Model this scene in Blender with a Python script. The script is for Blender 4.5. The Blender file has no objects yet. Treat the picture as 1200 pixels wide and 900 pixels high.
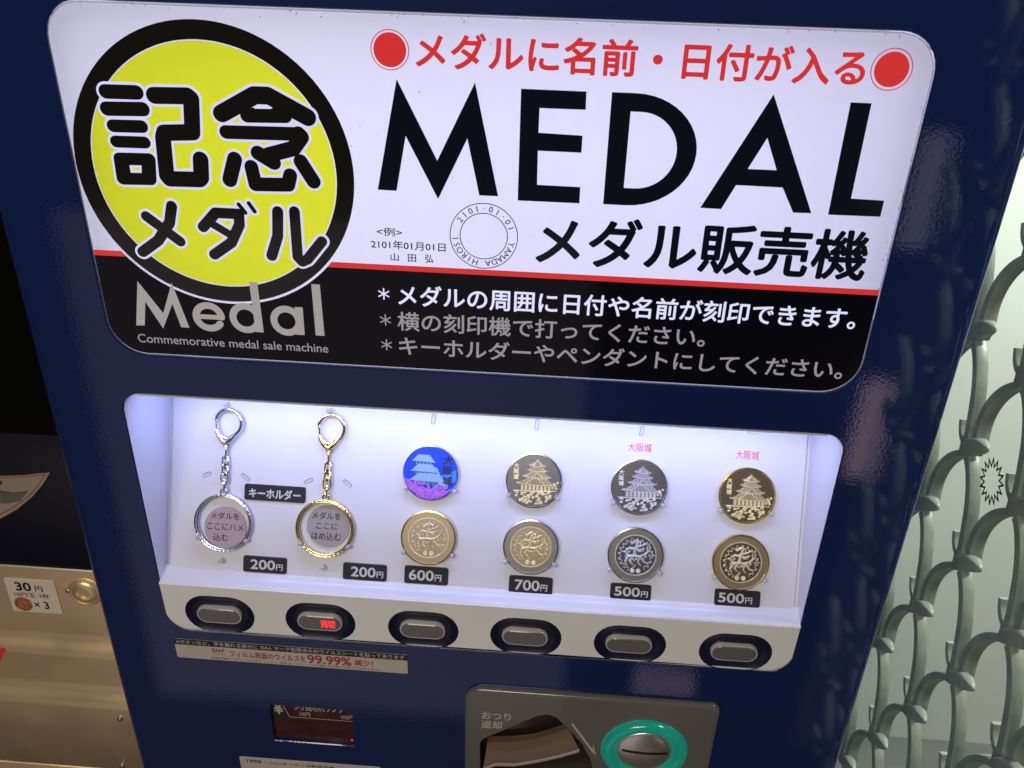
import bpy, math, random
from mathutils import Vector, Matrix, Quaternion
from mathutils.geometry import tessellate_polygon
random.seed(7)
S = bpy.context.scene
COL = S.collection
PI = math.pi

# ------------------------------------------------------------------ camera, light, exposure
cam = bpy.data.cameras.new("camera")
cam.sensor_fit = 'HORIZONTAL'; cam.sensor_width = 36.0
cam.lens = 36.0 * 1034.35 / 1200.0
cam.clip_start = 0.01; cam.clip_end = 50
camo = bpy.data.objects.new("camera", cam); COL.objects.link(camo)
camo.matrix_world = Matrix([[0.997316, -0.0571923, 0.0457148, 0.0], [0.0675357, 0.4774212, -0.8760753, -0.45], [0.0282796, 0.8768113, 0.4800023, 1.5], [0.0, 0.0, 0.0, 1.0]])
S.camera = camo

world = bpy.data.worlds.new("World"); S.world = world; world.use_nodes = True
world.node_tree.nodes["Background"].inputs[0].default_value = (1.0, 0.86, 0.74, 1)
world.node_tree.nodes["Background"].inputs[1].default_value = 0.03

def area(name, loc, target, sx, sy, power, color):
    l = bpy.data.lights.new(name, 'AREA'); l.shape = 'RECTANGLE'; l.size = sx; l.size_y = sy
    l.energy = power; l.color = color
    o = bpy.data.objects.new(name, l); COL.objects.link(o); o.location = loc
    o.rotation_euler = (Vector(target) - Vector(loc)).to_track_quat('-Z', 'Y').to_euler()
    return o
area("ceiling_lamp", (-0.40, -1.5, 2.20), (0.0, 0.0, 1.1), 0.9, 0.5, 16.0, (1.0, 0.90, 0.76))
area("wall_fill_light", (0.95, 0.12, 1.95), (0.60, 0.86, 1.0), 0.5, 0.2, 26.0, (0.96, 1.0, 0.91))  # unseen fill light, added to brighten the pale back wall
area("edge_highlight_light", (1.35, -0.32, 1.25), (0.2, -0.05, 1.3), 0.16, 1.1, 0.22, (0.88, 1.0, 0.9))  # added narrow light, only draws the highlight along the right cabinet edge
area("haze_reflection_light", (-0.59, -1.6, -0.05), (-0.59, 0, -0.05), 1.36, 1.7, 1.5, (1.0, 0.86, 0.94))  # added unseen panel; its reflection greys the left of the navy face
area("patch_reflection_light", (0.845, -1.6, 0.30), (0.845, 0, 0.30), 0.09, 0.30, 0.13, (1.0, 0.66, 0.72))  # this and the next two: unseen lights added as reflected patches in the paint
area("patch_reflection_light", (0.83, -1.6, 0.94), (0.83, 0, 0.94), 0.08, 0.27, 0.05, (0.95, 0.85, 1.0))
area("patch_reflection_light", (0.41, -1.6, -0.68), (0.41, 0, -0.68), 0.19, 0.14, 0.05, (1.0, 0.7, 0.8))

S.view_settings.view_transform = 'Standard'; S.view_settings.look = 'None'
S.view_settings.exposure = 0.30; S.view_settings.gamma = 1
S.render.engine = 'CYCLES'

# ------------------------------------------------------------------ materials
def mat(name, color, rough=0.5, metal=0.0, coat=0.0, coat_rough=0.03, emit=None, estr=1.0,
        bump=0.0, bscale=300.0, spec=0.5, var=0.0, vscale=20.0, trans=0.0, coat_only=False, rvar=0.0):
    m = bpy.data.materials.new(name); m.use_nodes = True
    nt = m.node_tree; b = nt.nodes["Principled BSDF"]
    b.inputs["Base Color"].default_value = (*color, 1)
    b.inputs["Roughness"].default_value = rough
    b.inputs["Metallic"].default_value = metal
    b.inputs["Specular IOR Level"].default_value = spec
    b.inputs["Coat Weight"].default_value = coat
    b.inputs["Coat Roughness"].default_value = coat_rough
    b.inputs["Transmission Weight"].default_value = trans
    if emit:
        b.inputs["Emission Color"].default_value = (*emit, 1); b.inputs["Emission Strength"].default_value = estr
    tc = nt.nodes.new("ShaderNodeTexCoord")
    if bump:
        n = nt.nodes.new("ShaderNodeTexNoise"); n.inputs["Scale"].default_value = bscale; n.inputs["Detail"].default_value = 2
        nt.links.new(tc.outputs["Object"], n.inputs["Vector"])
        bp = nt.nodes.new("ShaderNodeBump"); bp.inputs["Strength"].default_value = bump; bp.inputs["Distance"].default_value = 0.001
        nt.links.new(n.outputs["Fac"], bp.inputs["Height"])
        nt.links.new(bp.outputs[0], b.inputs["Coat Normal"])
        if not coat_only: nt.links.new(bp.outputs[0], b.inputs["Normal"])
    if var:
        n = nt.nodes.new("ShaderNodeTexNoise"); n.inputs["Scale"].default_value = vscale; n.inputs["Detail"].default_value = 5
        nt.links.new(tc.outputs["Object"], n.inputs["Vector"])
        r = nt.nodes.new("ShaderNodeMapRange"); r.inputs[1].default_value = 0.3; r.inputs[2].default_value = 0.7
        r.inputs[3].default_value = 1 - var; r.inputs[4].default_value = 1 + var
        nt.links.new(n.outputs["Fac"], r.inputs[0])
        mx = nt.nodes.new("ShaderNodeVectorMath"); mx.operation = 'SCALE'; mx.inputs[0].default_value = color
        nt.links.new(r.outputs[0], mx.inputs["Scale"]); nt.links.new(mx.outputs[0], b.inputs["Base Color"])
    if rvar:
        n = nt.nodes.new("ShaderNodeTexNoise"); n.inputs["Scale"].default_value = vscale * 2; n.inputs["Detail"].default_value = 6
        nt.links.new(tc.outputs["Object"], n.inputs["Vector"])
        r = nt.nodes.new("ShaderNodeMapRange"); r.inputs[1].default_value = 0.3; r.inputs[2].default_value = 0.7
        r.inputs[3].default_value = max(0.01, rough - rvar); r.inputs[4].default_value = rough + rvar
        nt.links.new(n.outputs["Fac"], r.inputs[0]); nt.links.new(r.outputs[0], b.inputs["Roughness"])
    return m

M = {}
M['navy'] = mat("navy_paint", (0.0020, 0.0115, 0.082), 0.35, coat=1.0, coat_rough=0.025, bump=0.025, bscale=560, coat_only=True, spec=0.2, var=0.05)
M['navy_soft'] = mat("navy_plastic", (0.006, 0.009, 0.035), 0.18, bump=0.05, bscale=200)
M['sign_white'] = mat("sign_white", (0.20, 0.20, 0.22), 0.12, emit=(0.46, 0.45, 0.70), var=0.03, vscale=8)
M['sign_yellow'] = mat("sign_yellow", (0.15, 0.18, 0.01), 0.12, emit=(0.49, 0.64, 0.02))
M['sign_red'] = mat("sign_red", (0.15, 0.01, 0.01), 0.12, emit=(0.43, 0.022, 0.022))
M['sign_black'] = mat("sign_black", (0.005, 0.006, 0.017), 0.12)
M['sign_bar'] = mat("sign_bar_black", (0.003, 0.003, 0.007), 0.09, spec=0.3)
M['badge_black'] = mat("badge_black", (0.008, 0.0075, 0.006), 0.12, coat=0.3)
M['print_lit'] = mat("print_lit", (0.3, 0.3, 0.3), 0.2, emit=(0.50, 0.50, 0.70))
M['print_grey'] = mat("print_grey", (0.36, 0.36, 0.38), 0.3, emit=(0.08, 0.08, 0.11))  # faint glow mixed into the grey ink, which has no backlight
M['acrylic_edge'] = mat("acrylic_edge", (0.3, 0.3, 0.33), 0.1, emit=(0.12, 0.12, 0.18))
M['white'] = mat("white_plastic", (0.68, 0.68, 0.74), 0.32, coat=0.25, coat_rough=0.15, var=0.02, vscale=12)
M['box_white'] = mat('light_box_white', (0.92, 0.92, 0.92), 0.8)
M['strip'] = mat("button_strip_plastic", (0.72, 0.73, 0.745), 0.28, coat=0.4, coat_rough=0.12, var=0.03, vscale=15)
M['panel'] = mat("display_panel_white", (0.64, 0.65, 0.72), 0.42, coat=0.15, coat_rough=0.25, var=0.02, vscale=9)
M['label'] = mat("label_black", (0.030, 0.030, 0.040), 0.25)
M['label_ink'] = mat("label_white_ink", (0.56, 0.56, 0.58), 0.4)
M['outline'] = mat("slot_edge", (0.22, 0.22, 0.26), 0.4)
M['clear'] = mat("clear_plastic", (0.85, 0.87, 0.95), 0.08, trans=0.6)
M['silver'] = mat("silver_metal", (0.80, 0.80, 0.82), 0.16, 1.0)
M['silver_field'] = mat("silver_proof_field", (0.55, 0.56, 0.66), 0.24, 1.0)
M['silver_satin'] = mat("silver_satin", (0.42, 0.41, 0.42), 0.36, 1.0)
M['silver_relief'] = mat("silver_frosted_relief", (0.80, 0.80, 0.82), 0.36, 1.0, bump=0.6, bscale=1500)
M['gold'] = mat("gold_metal", (0.92, 0.78, 0.34), 0.16, 1.0)
M['gold_field'] = mat("gold_proof_field", (0.68, 0.60, 0.40), 0.25, 1.0)
M['gold_satin'] = mat("gold_satin", (0.56, 0.48, 0.34), 0.38, 1.0)
M['gold_relief'] = mat("gold_frosted_relief", (0.95, 0.86, 0.52), 0.36, 1.0, bump=0.6, bscale=1500)
M['gold_shade'] = mat('gold_relief_ground', (0.42, 0.36, 0.22), 0.30, 1.0, bump=0.6, bscale=1500)
M['silver_shade'] = mat('silver_relief_ground', (0.34, 0.34, 0.36), 0.30, 1.0, bump=0.6, bscale=1500)
M['gold_pale'] = mat("pale_gold_relief", (0.86, 0.78, 0.58), 0.36, 1.0, bump=0.5, bscale=1500)
M['sky_ink'] = mat("blue_enamel", (0.02, 0.07, 0.62), 0.2, coat=0.6)
M['sky_ink2'] = mat("light_blue_enamel", (0.06, 0.25, 0.90), 0.2, coat=0.6)
M['castle_ink'] = mat("castle_white_enamel", (0.26, 0.42, 0.66), 0.3, coat=0.5)
M['castle_dark'] = mat("castle_dark_enamel", (0.03, 0.12, 0.22), 0.3, coat=0.5)
M['blossom'] = mat("blossom_enamel", (0.40, 0.13, 0.62), 0.3, coat=0.5, var=0.6, vscale=900)
M['ink'] = mat("black_ink", (0.006, 0.006, 0.008), 0.4)
M['ink_navy'] = mat("navy_ink", (0.015, 0.015, 0.05), 0.4)
M['ink_red'] = mat("red_ink", (0.75, 0.03, 0.04), 0.4)
M['disc_pink'] = mat("pink_grey_card", (0.40, 0.31, 0.33), 0.6)
M['disc_grey'] = mat("grey_card", (0.33, 0.31, 0.32), 0.6)
M['bezel'] = mat("button_bezel", (0.006, 0.008, 0.030), 0.34, spec=0.35)
M['chrome'] = mat("lens_ring", (0.60, 0.58, 0.57), 0.25, 0.3)
M['lens'] = mat("smoked_lens", (0.085, 0.080, 0.078), 0.25, coat=0.3, emit=(0.012, 0.010, 0.010))
M['led_red'] = mat("red_led", (0.3, 0.01, 0.01), 0.4, emit=(1.0, 0.02, 0.035), estr=1.3)
M['cream'] = mat("cream_sticker", (0.45, 0.42, 0.38), 0.35, var=0.05, vscale=60)
M['sticker_black'] = mat("sticker_black", (0.012, 0.010, 0.010), 0.3)
M['ink_dull_red'] = mat("dull_red_ink", (0.33, 0.03, 0.035), 0.4)
M['ink_cream'] = mat("cream_ink", (0.42, 0.40, 0.34), 0.4)
M['window'] = mat("dark_red_window", (0.050, 0.009, 0.011), 0.12, coat=0.4, var=0.4, vscale=120)
M['unit'] = mat("grey_unit_plastic", (0.115, 0.110, 0.102), 0.18, coat=0.4, var=0.05)
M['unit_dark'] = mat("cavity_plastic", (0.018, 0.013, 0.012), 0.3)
M['lever'] = mat("lever_plastic", (0.13, 0.085, 0.055), 0.25, coat=0.5)
M['lever_edge'] = mat("lever_edge", (0.46, 0.40, 0.36), 0.35)
M['green'] = mat("green_translucent_plastic", (0.006, 0.19, 0.13), 0.2, coat=0.6, emit=(0.0, 0.085, 0.062))
M['dome'] = mat("polished_steel", (0.96, 0.90, 0.80), 0.30, 1.0)
M['steel'] = mat("brushed_steel", (0.95, 0.72, 0.43), 0.36, 0.86, bump=0.03, bscale=900, var=0.05, vscale=14, rvar=0.04)
M['steel_dark'] = mat("steel_shadow_gap", (0.03, 0.022, 0.014), 0.5)
M['dark_case'] = mat("dark_navy_case", (0.003, 0.003, 0.010), 0.4, spec=0.15, var=0.2, vscale=30)
M['black_case'] = mat("black_case", (0.0015, 0.0015, 0.0015), 0.8, spec=0.05)
M['paper'] = mat("leaflet_paper", (0.20, 0.17, 0.125), 0.5, var=0.1, vscale=40)
M['paper_red'] = mat("leaflet_red", (0.24, 0.025, 0.018), 0.5)
M['paper_grey'] = mat("leaflet_grey", (0.06, 0.05, 0.045), 0.5)
M['paper_edge'] = mat("leaflet_edge", (0.10, 0.08, 0.065), 0.6, var=0.4, vscale=300)
M['plate_white'] = mat('plate_white', (0.58, 0.53, 0.45), 0.4)
M['copper'] = mat("printed_copper", (0.34, 0.12, 0.05), 0.35, var=0.4, vscale=350)
M['wall'] = mat("pale_wall_paint", (0.70, 0.705, 0.685), 0.65, var=0.05, vscale=3)
M['floor'] = mat("grey_floor", (0.20, 0.20, 0.19), 0.5, var=0.12, vscale=10)
M['iron'] = mat("grey_painted_iron", (0.27, 0.285, 0.26), 0.42, bump=0.2, bscale=200, var=0.20, vscale=50)

def glass_mat():
    m = bpy.data.materials.new("clear_glass"); m.use_nodes = True; nt = m.node_tree
    nt.nodes.clear()
    out = nt.nodes.new("ShaderNodeOutputMaterial"); mix = nt.nodes.new("ShaderNodeMixShader")
    tr = nt.nodes.new("ShaderNodeBsdfTransparent"); tr.inputs[0].default_value = (0.93, 0.97, 0.94, 1)
    gl = nt.nodes.new("ShaderNodeBsdfGlossy"); gl.inputs["Roughness"].default_value = 0.04
    lw = nt.nodes.new("ShaderNodeLayerWeight"); lw.inputs[0].default_value = 0.5
    pw = nt.nodes.new("ShaderNodeMath"); pw.operation = 'POWER'; pw.inputs[1].default_value = 4.0
    ml = nt.nodes.new("ShaderNodeMath"); ml.operation = 'MULTIPLY_ADD'; ml.inputs[1].default_value = 0.5; ml.inputs[2].default_value = 0.02
    nt.links.new(lw.outputs["Facing"], pw.inputs[0]); nt.links.new(pw.outputs[0], ml.inputs[0])
    nt.links.new(ml.outputs[0], mix.inputs[0]); nt.links.new(tr.outputs[0], mix.inputs[1]); nt.links.new(gl.outputs[0], mix.inputs[2])
    nt.links.new(mix.outputs[0], out.inputs[0])
    return m
M['glass'] = glass_mat()

def sheet_mat(name, trans_col, diff_col):
    m = bpy.data.materials.new(name); m.use_nodes = True; nt = m.node_tree; nt.nodes.clear()
    out = nt.nodes.new("ShaderNodeOutputMaterial")
    tl = nt.nodes.new("ShaderNodeBsdfTranslucent"); tl.inputs[0].default_value = (*trans_col, 1)
    df = nt.nodes.new("ShaderNodeBsdfDiffuse"); df.inputs[0].default_value = (*diff_col, 1)
    ad = nt.nodes.new("ShaderNodeAddShader"); gl = nt.nodes.new("ShaderNodeBsdfGlossy"); gl.inputs["Roughness"].default_value = 0.06
    mx = nt.nodes.new("ShaderNodeMixShader"); mx.inputs[0].default_value = 0.045
    nt.links.new(tl.outputs[0], ad.inputs[0]); nt.links.new(df.outputs[0], ad.inputs[1])
    nt.links.new(ad.outputs[0], mx.inputs[1]); nt.links.new(gl.outputs[0], mx.inputs[2]); nt.links.new(mx.outputs[0], out.inputs[0])
    return m
M['sheet'] = sheet_mat("backlit_acrylic_sheet", (0.62, 0.62, 0.64), (0.16, 0.16, 0.17))
def ink_mat(name, col):
    m = bpy.data.materials.new(name); m.use_nodes = True; nt = m.node_tree; nt.nodes.clear()
    out = nt.nodes.new("ShaderNodeOutputMaterial"); tr = nt.nodes.new("ShaderNodeBsdfTransparent"); tr.inputs[0].default_value = (*col, 1)
    gl = nt.nodes.new("ShaderNodeBsdfGlossy"); gl.inputs["Roughness"].default_value = 0.1
    mx = nt.nodes.new("ShaderNodeMixShader"); mx.inputs[0].default_value = 0.02
    nt.links.new(tr.outputs[0], mx.inputs[1]); nt.links.new(gl.outputs[0], mx.inputs[2]); nt.links.new(mx.outputs[0], out.inputs[0])
    return m
M['yellow_ink'] = ink_mat("yellow_translucent_ink", (0.93, 1.0, 0.035))
def silver_print():   # printed silver lettering, with an even glow added to its colour
    m = mat("silver_print", (0.3, 0.3, 0.3), 0.3)
    nt = m.node_tree; b = nt.nodes["Principled BSDF"]
    g = nt.nodes.new("ShaderNodeTexNoise"); g.inputs["Scale"].default_value = 60
    b.inputs["Emission Color"].default_value = (0.15, 0.14, 0.145, 1); b.inputs["Emission Strength"].default_value = 1
    return m
M['silver_print'] = silver_print()
M['silver_print_top'] = mat("silver_print_top", (0.35, 0.35, 0.36), 0.3, emit=(0.28, 0.28, 0.34))

# ------------------------------------------------------------------ frames and the mesh builder
class Frame:
    def __init__(s, o, ax, az, n): s.o, s.ax, s.az, s.n = Vector(o), Vector(ax), Vector(az), Vector(n)
    def __call__(s, a, b, h=0.0): return s.o + s.ax * a + s.az * b + s.n * h
FACE = Frame((0, 0, 0), (1, 0, 0), (0, 0, 1), (0, -1, 0))
TILT = math.radians(24)
PAN = Frame((0, 0.010, 1.08744), (1, 0, 0), (0, math.sin(TILT), math.cos(TILT)), (0, -math.cos(TILT), math.sin(TILT)))
LOC = Frame((0, 0, 0), (1, 0, 0), (0, 0, 1), (0, -1, 0))
WM = {}

class MB:
    def __init__(s, frame=FACE): s.f = frame; s.v = []; s.q = []; s.m = []; s.k = 0
    def vert(s, a, b, h): s.v.append(tuple(s.f(a, b, h))); return len(s.v) - 1
    def face(s, idx, mi): s.q.append(tuple(idx)); s.m.append(mi)
    def poly(s, outer, holes=(), h=0.0, mi=0):
        loops = [[Vector((x, y, 0)) for x, y in L] for L in (outer, *holes)]
        base = len(s.v)
        for L in loops:
            for p in L: s.vert(p.x, p.y, h)
        for t in tessellate_polygon(loops):
            a, b, c = (s_v for s_v in t)
            flat = [p for L in loops for p in L]
            A, B, C_ = flat[a], flat[b], flat[c]
            area2 = (B.x - A.x) * (C_.y - A.y) - (B.y - A.y) * (C_.x - A.x)
            if abs(area2) < 1e-14: continue
            s.face([base + a, base + b, base + c] if area2 > 0 else [base + a, base + c, base + b], mi)
    def loft(s, loops, mi=0, cap=None, open_=False):   # loops: list of (points, h); first = lowest/outer
        ids = [[s.vert(x, y, h) for x, y in L] for L, h in loops]
        n = len(ids[0])
        for i in range(len(ids) - 1):
            for j in range(n - 1 if open_ else n):
                k = (j + 1) % n
                s.face([ids[i][j], ids[i][k], ids[i + 1][k], ids[i + 1][j]], mi)
        if cap is not None: s.poly(loops[-1][0], (), loops[-1][1], cap)
    def prism(s, outer, h0, h1, mi=0, bev=0.0, cap=None):
        if bev:
            c = (sum(p[0] for p in outer) / len(outer), sum(p[1] for p in outer) / len(outer))
            r = max(math.hypot(p[0] - c[0], p[1] - c[1]) for p in outer)
            ins = inset(outer, bev)
            s.loft([(outer, h0), (outer, h1 - bev), (ins, h1)], mi, mi if cap is None else cap)
        else:
            s.loft([(outer, h0), (outer, h1)], mi, mi if cap is None else cap)
    def stroke(s, pts, w, h, mi=0, closed=False, caps=True):
        r = w / 2; P = list(pts)
        if closed: P = P + [P[0]]
        for i in range(len(P) - 1):
            (x0, y0), (x1, y1) = P[i], P[i + 1]
            L = math.hypot(x1 - x0, y1 - y0) or 1e-9; nx, ny = -(y1 - y0) / L * r, (x1 - x0) / L * r
            s.k += 1; hh = h + (s.k % 40) * 3e-6
            s.poly([(x0 - nx, y0 - ny), (x1 - nx, y1 - ny), (x1 + nx, y1 + ny), (x0 + nx, y0 + ny)], (), hh, mi)
        if caps:
            for i, (x, y) in enumerate(P):
                s.k += 1; hh = h + (s.k % 40) * 3e-6
                s.poly([(x + r * math.cos(t * PI / 9), y + r * math.sin(t * PI / 9)) for t in range(18)], (), hh, mi)
    def ring(s, c, r0, r1, h, mi=0, n=64, ry=1.0):
        o = [(c[0] + r1 * math.cos(2 * PI * i / n), c[1] + ry * r1 * math.sin(2 * PI * i / n)) for i in range(n)]
        q = [(c[0] + r0 * math.cos(2 * PI * i / n), c[1] + ry * r0 * math.sin(2 * PI * i / n)) for i in range(n)]
        s.loft([(o, h), (q, h)], mi)
    def disc(s, c, r, h, mi=0, n=64, ry=1.0): s.poly(circle(c, r, n, ry), (), h, mi)
    def tube(s, pts, r, mi=0, closed=False, n=10, flat=1.0):   # pts: (a,b,h) in the frame
        P = [s.f(*p) for p in pts]; N = len(P); rings = []
        up = s.f.n.normalized()
        for i in range(N):
            a = P[(i - 1) % N] if (closed or i > 0) else P[0]; b = P[(i + 1) % N] if (closed or i < N - 1) else P[-1]
            t = (b - a).normalized(); u = up - t * up.dot(t)
            if u.length < 1e-4: u = Vector((1, 0, 0)) - t * t.x
            u.normalize(); w = t.cross(u)
            rr = r[i] if isinstance(r, (list, tuple)) else r
            ring = []
            for j in range(n):
                an = 2 * PI * j / n; p = P[i] + u * math.cos(an) * rr * flat + w * math.sin(an) * rr
                s.v.append(tuple(p)); ring.append(len(s.v) - 1)
            rings.append(ring)
        for i in range(N if closed else N - 1):
            A, B = rings[i], rings[(i + 1) % N]
            for j in range(n): s.face([A[j], A[(j + 1) % n], B[(j + 1) % n], B[j]], mi)
        if not closed:
            s.face(list(reversed(rings[0])), mi); s.face(rings[-1], mi)
    def text(s, body, x0, x1, zb, zt=None, h=0.0, mi=0, bold=0.0, font=None, slant=0.0, vert=False, pts=None):
        T = text2d(body)
        vs, fs = T
        mx0 = min(v[0] for v in vs); mx1 = max(v[0] for v in vs); my0 = min(v[1] for v in vs); my1 = max(v[1] for v in vs)
        sx = (x1 - x0) / (mx1 - mx0); sy = sx if zt is None else (zt - zb) / (my1 - my0)
        offs = [(0, 0)] if not bold else [(bold * math.cos(k * PI / 4), bold * math.sin(k * PI / 4)) for k in range(8)] + [(0, 0)]
        for k, (dx, dy) in enumerate(offs):
            base = len(s.v)
            for v in vs:
                xx = x0 + (v[0] - mx0) * sx + dx; zz = zb + (v[1] - my0) * sy + dy
                s.vert(xx + slant * (zz - zb), zz, h + k * 3e-6)
            for f in fs: s.face([base + i for i in f], mi)
    def build(s, name, mats, parent=None, smooth=True, local=False, angle=35):
        me = bpy.data.meshes.new(name)
        if parent is not None and not local:
            inv = WM[parent.name].inverted(); vv = [tuple(inv @ Vector(v)) for v in s.v]
        else: vv = s.v
        me.from_pydata(vv, [], s.q); me.update()
        for m_ in (mats if isinstance(mats, (list, tuple)) else [mats]): me.materials.append(M[m_])
        for p, mi in zip(me.polygons, s.m): p.material_index = mi
        if smooth:
            me.polygons.foreach_set("use_smooth", [True] * len(me.polygons))
            me.set_sharp_from_angle(angle=math.radians(angle))
        o = bpy.data.objects.new(name, me); COL.objects.link(o)
        if parent is not None: o.parent = parent
        WM[o.name] = WM[parent.name] if parent is not None else Matrix.Identity(4)
        return o

_tc = {}
def text2d(body):
    if body in _tc: return _tc[body]
    c = bpy.data.curves.new('lettering', 'FONT'); c.body = body; c.resolution_u = 4
    o = bpy.data.objects.new('lettering', c); COL.objects.link(o)
    bpy.context.view_layer.update()
    dg = bpy.context.evaluated_depsgraph_get()
    me = bpy.data.meshes.new_from_object(o.evaluated_get(dg))
    r = ([tuple(v.co) for v in me.vertices], [tuple(p.vertices) for p in me.polygons])
    bpy.data.objects.remove(o); bpy.data.curves.remove(c); bpy.data.meshes.remove(me)
    _tc[body] = r; return r

def circle(c, r, n=48, ry=1.0, a0=0.0): return [(c[0] + r * math.cos(a0 + 2 * PI * i / n), c[1] + ry * r * math.sin(a0 + 2 * PI * i / n)) for i in range(n)]
def inset(L, d):
    n = len(L); ar = sum(L[i][0] * L[(i + 1) % n][1] - L[(i + 1) % n][0] * L[i][1] for i in range(n))
    sg = 1 if ar > 0 else -1; out = []
    for i in range(n):
        a, b, c = L[i - 1], L[i], L[(i + 1) % n]
        e1 = Vector((b[0] - a[0], b[1] - a[1])); e2 = Vector((c[0] - b[0], c[1] - b[1]))
        if e1.length < 1e-9: e1 = e2.copy()
        if e2.length < 1e-9: e2 = e1.copy()
        e1.normalize(); e2.normalize()
        n1 = Vector((-e1.y, e1.x)) * sg; n2 = Vector((-e2.y, e2.x)) * sg
        m_ = n1 + n2; l = m_.length
        m_ = m_ / l if l > 1e-6 else n1
        k = d / max(0.35, m_.dot(n1)); out.append((b[0] + m_.x * k, b[1] + m_.y * k))
    return out
def rrect(x0, z0, x1, z1, r, n=8):          # r: number or (bl, br, tr, tl); counter-clockwise
    R = [r] * 4 if not isinstance(r, (tuple, list)) else list(r); out = []
    for (cx, cz, a, k) in ((x0 + R[0], z0 + R[0], PI, 0), (x1 - R[1], z0 + R[1], 1.5 * PI, 1), (x1 - R[2], z1 - R[2], 0, 2), (x0 + R[3], z1 - R[3], .5 * PI, 3)):
        for i in range(n + 1):
            t = a + (PI / 2) * i / n; out.append((cx + R[k] * math.cos(t), cz + R[k] * math.sin(t)))
    return out
def stadium(c, w, h, n=12, rot=0.0):
    r = h / 2; L = w / 2 - r; out = []
    for i in range(n + 1):
        t = -PI / 2 + PI * i / n; out.append((L + r * math.cos(t), r * math.sin(t)))
    for i in range(n + 1):
        t = PI / 2 + PI * i / n; out.append((-L + r * math.cos(t), r * math.sin(t)))
    cs, sn = math.cos(rot), math.sin(rot)
    return [(c[0] + x * cs - y * sn, c[1] + x * sn + y * cs) for x, y in out]

def empty(name, mw, label, cat, group=None):
    o = bpy.data.objects.new(name, None); COL.objects.link(o); o.empty_display_size = 0.02
    o.matrix_world = mw; WM[o.name] = mw.copy()
    o['label'] = label; o['category'] = cat
    if group: o['group'] = group
    return o

# ------------------------------------------------------------------ setting
def sheet(name, corners, m):
    me = bpy.data.meshes.new(name); me.from_pydata(corners, [], [(0, 1, 2, 3)]); me.materials.append(M[m])
    o = bpy.data.objects.new(name, me); COL.objects.link(o); o['kind'] = 'structure'; return o
sheet('floor', [(-1.2, -0.1, 0), (2.6, -0.1, 0), (2.6, 3.0, 0), (-1.2, 3.0, 0)], 'floor')
sheet('back_wall', [(-1.2, 0.86, 0), (2.6, 0.86, 0), (2.6, 0.86, 3.0), (-1.2, 0.86, 3.0)], 'wall')

# ------------------------------------------------------------------ the vending machine
XL, XR = -0.3108, 0.2262            # outer sides
ZB, ZT = 0.0, 1.72
vm = empty('vending_machine', Matrix.Translation((-0.042, 0.2, 0)),
           'navy blue medal vending machine with a lit sign above its display case', 'vending machine')
SX0, SZ0, SX1, SZ1 = -0.2608, 1.25794, 0.1730, 1.45253       # sign
CX0, CZ0, CX1, CZ1 = -0.2617, 1.03877, 0.1740, 1.23243       # display case opening incl. button strip
RSIGN = (0.022, 0.022, 0.020, 0.020); RCASE = (0.0165, 0.0165, 0.013, 0.013)
sign_hole = rrect(SX0, SZ0, SX1, SZ1, RSIGN)
case_hole = rrect(CX0, CZ0, CX1, CZ1, RCASE)
win_c = [(-0.19681, 0.97000), (-0.13416, 0.96964), (-0.13477, 0.93044), (-0.19803, 0.93011)]
wx0 = (win_c[0][0] + win_c[3][0]) / 2; wx1 = (win_c[1][0] + win_c[2][0]) / 2
wz1 = (win_c[0][1] + win_c[1][1]) / 2; wz0 = (win_c[2][1] + win_c[3][1]) / 2
win_hole = rrect(wx0, wz0, wx1, wz1, 0.0006, 3)
R = 0.007
unit_hole = rrect(((-0.04228, 0.93604))[0], ((-0.01169, 0.83775))[1], ((0.05151, 0.94659))[0], ((-0.01606, 0.99188))[1], .001, 2)
b = MB()
b.poly([(XL + R, ZB), (XR - R, ZB), (XR - R, ZT), (XL + R, ZT)], [sign_hole, case_hole, win_hole, unit_hole], 0.0)
for L, dep in ((sign_hole, 0.012), (case_hole, 0.02), (win_hole, 0.006)):
    ins = inset(L, 0.0005)
    b.loft([(L, 0.0), (ins, -0.0006), (ins, -dep)])
for sgn, xx in ((-1, XL + R), (1, XR - R)):      # rounded vertical edges and sides
    prof = [(xx + sgn * R * math.sin(t * PI / 20), R * math.cos(t * PI / 20) - R) for t in range(11)] + [(xx + sgn * (R + 0.0001), -0.03), (xx + sgn * (R + 0.0001), -0.55)]
    ids = [(b.vert(x, ZB, h), b.vert(x, ZT, h)) for x, h in prof]
    for i in range(len(ids) - 1): b.face([ids[i][0], ids[i + 1][0], ids[i + 1][1], ids[i][1]] if sgn > 0 else [ids[i + 1][0], ids[i][0], ids[i][1], ids[i + 1][1]], 0)
b.face([b.vert(XL, ZT, 0), b.vert(XR, ZT, 0), b.vert(XR, ZT, -0.55), b.vert(XL, ZT, -0.55)], 0)
b.face([b.vert(XL, ZB, -0.55), b.vert(XR, ZB, -0.55), b.vert(XR, ZT, -0.55), b.vert(XL, ZT, -0.55)], 0)
b.build('cabinet', ['navy'], vm)
# thin trim bead set into the right and left faces of the door edge
b = MB()
for x in (XR + 0.0004, XL - 0.0004):
    b.tube([(x, 0.3, -0.013), (x, ZT - 0.01, -0.013)], 0.0013, n=8)
b.build('door_seam_trim', ['navy_soft'], vm)

# ---- lit sign
g = 0.0011
sp = MB()
so = rrect(SX0 + g, SZ0 + g, SX1 - g, SZ1 - g, tuple(r - g for r in RSIGN))
sp.loft([(so, -0.0030), (so, -0.0012), (inset(so, 0.0006), -0.0006)], 1, 0)
sign = sp.build('sign_panel', ['sheet', 'acrylic_edge'], vm)
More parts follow.
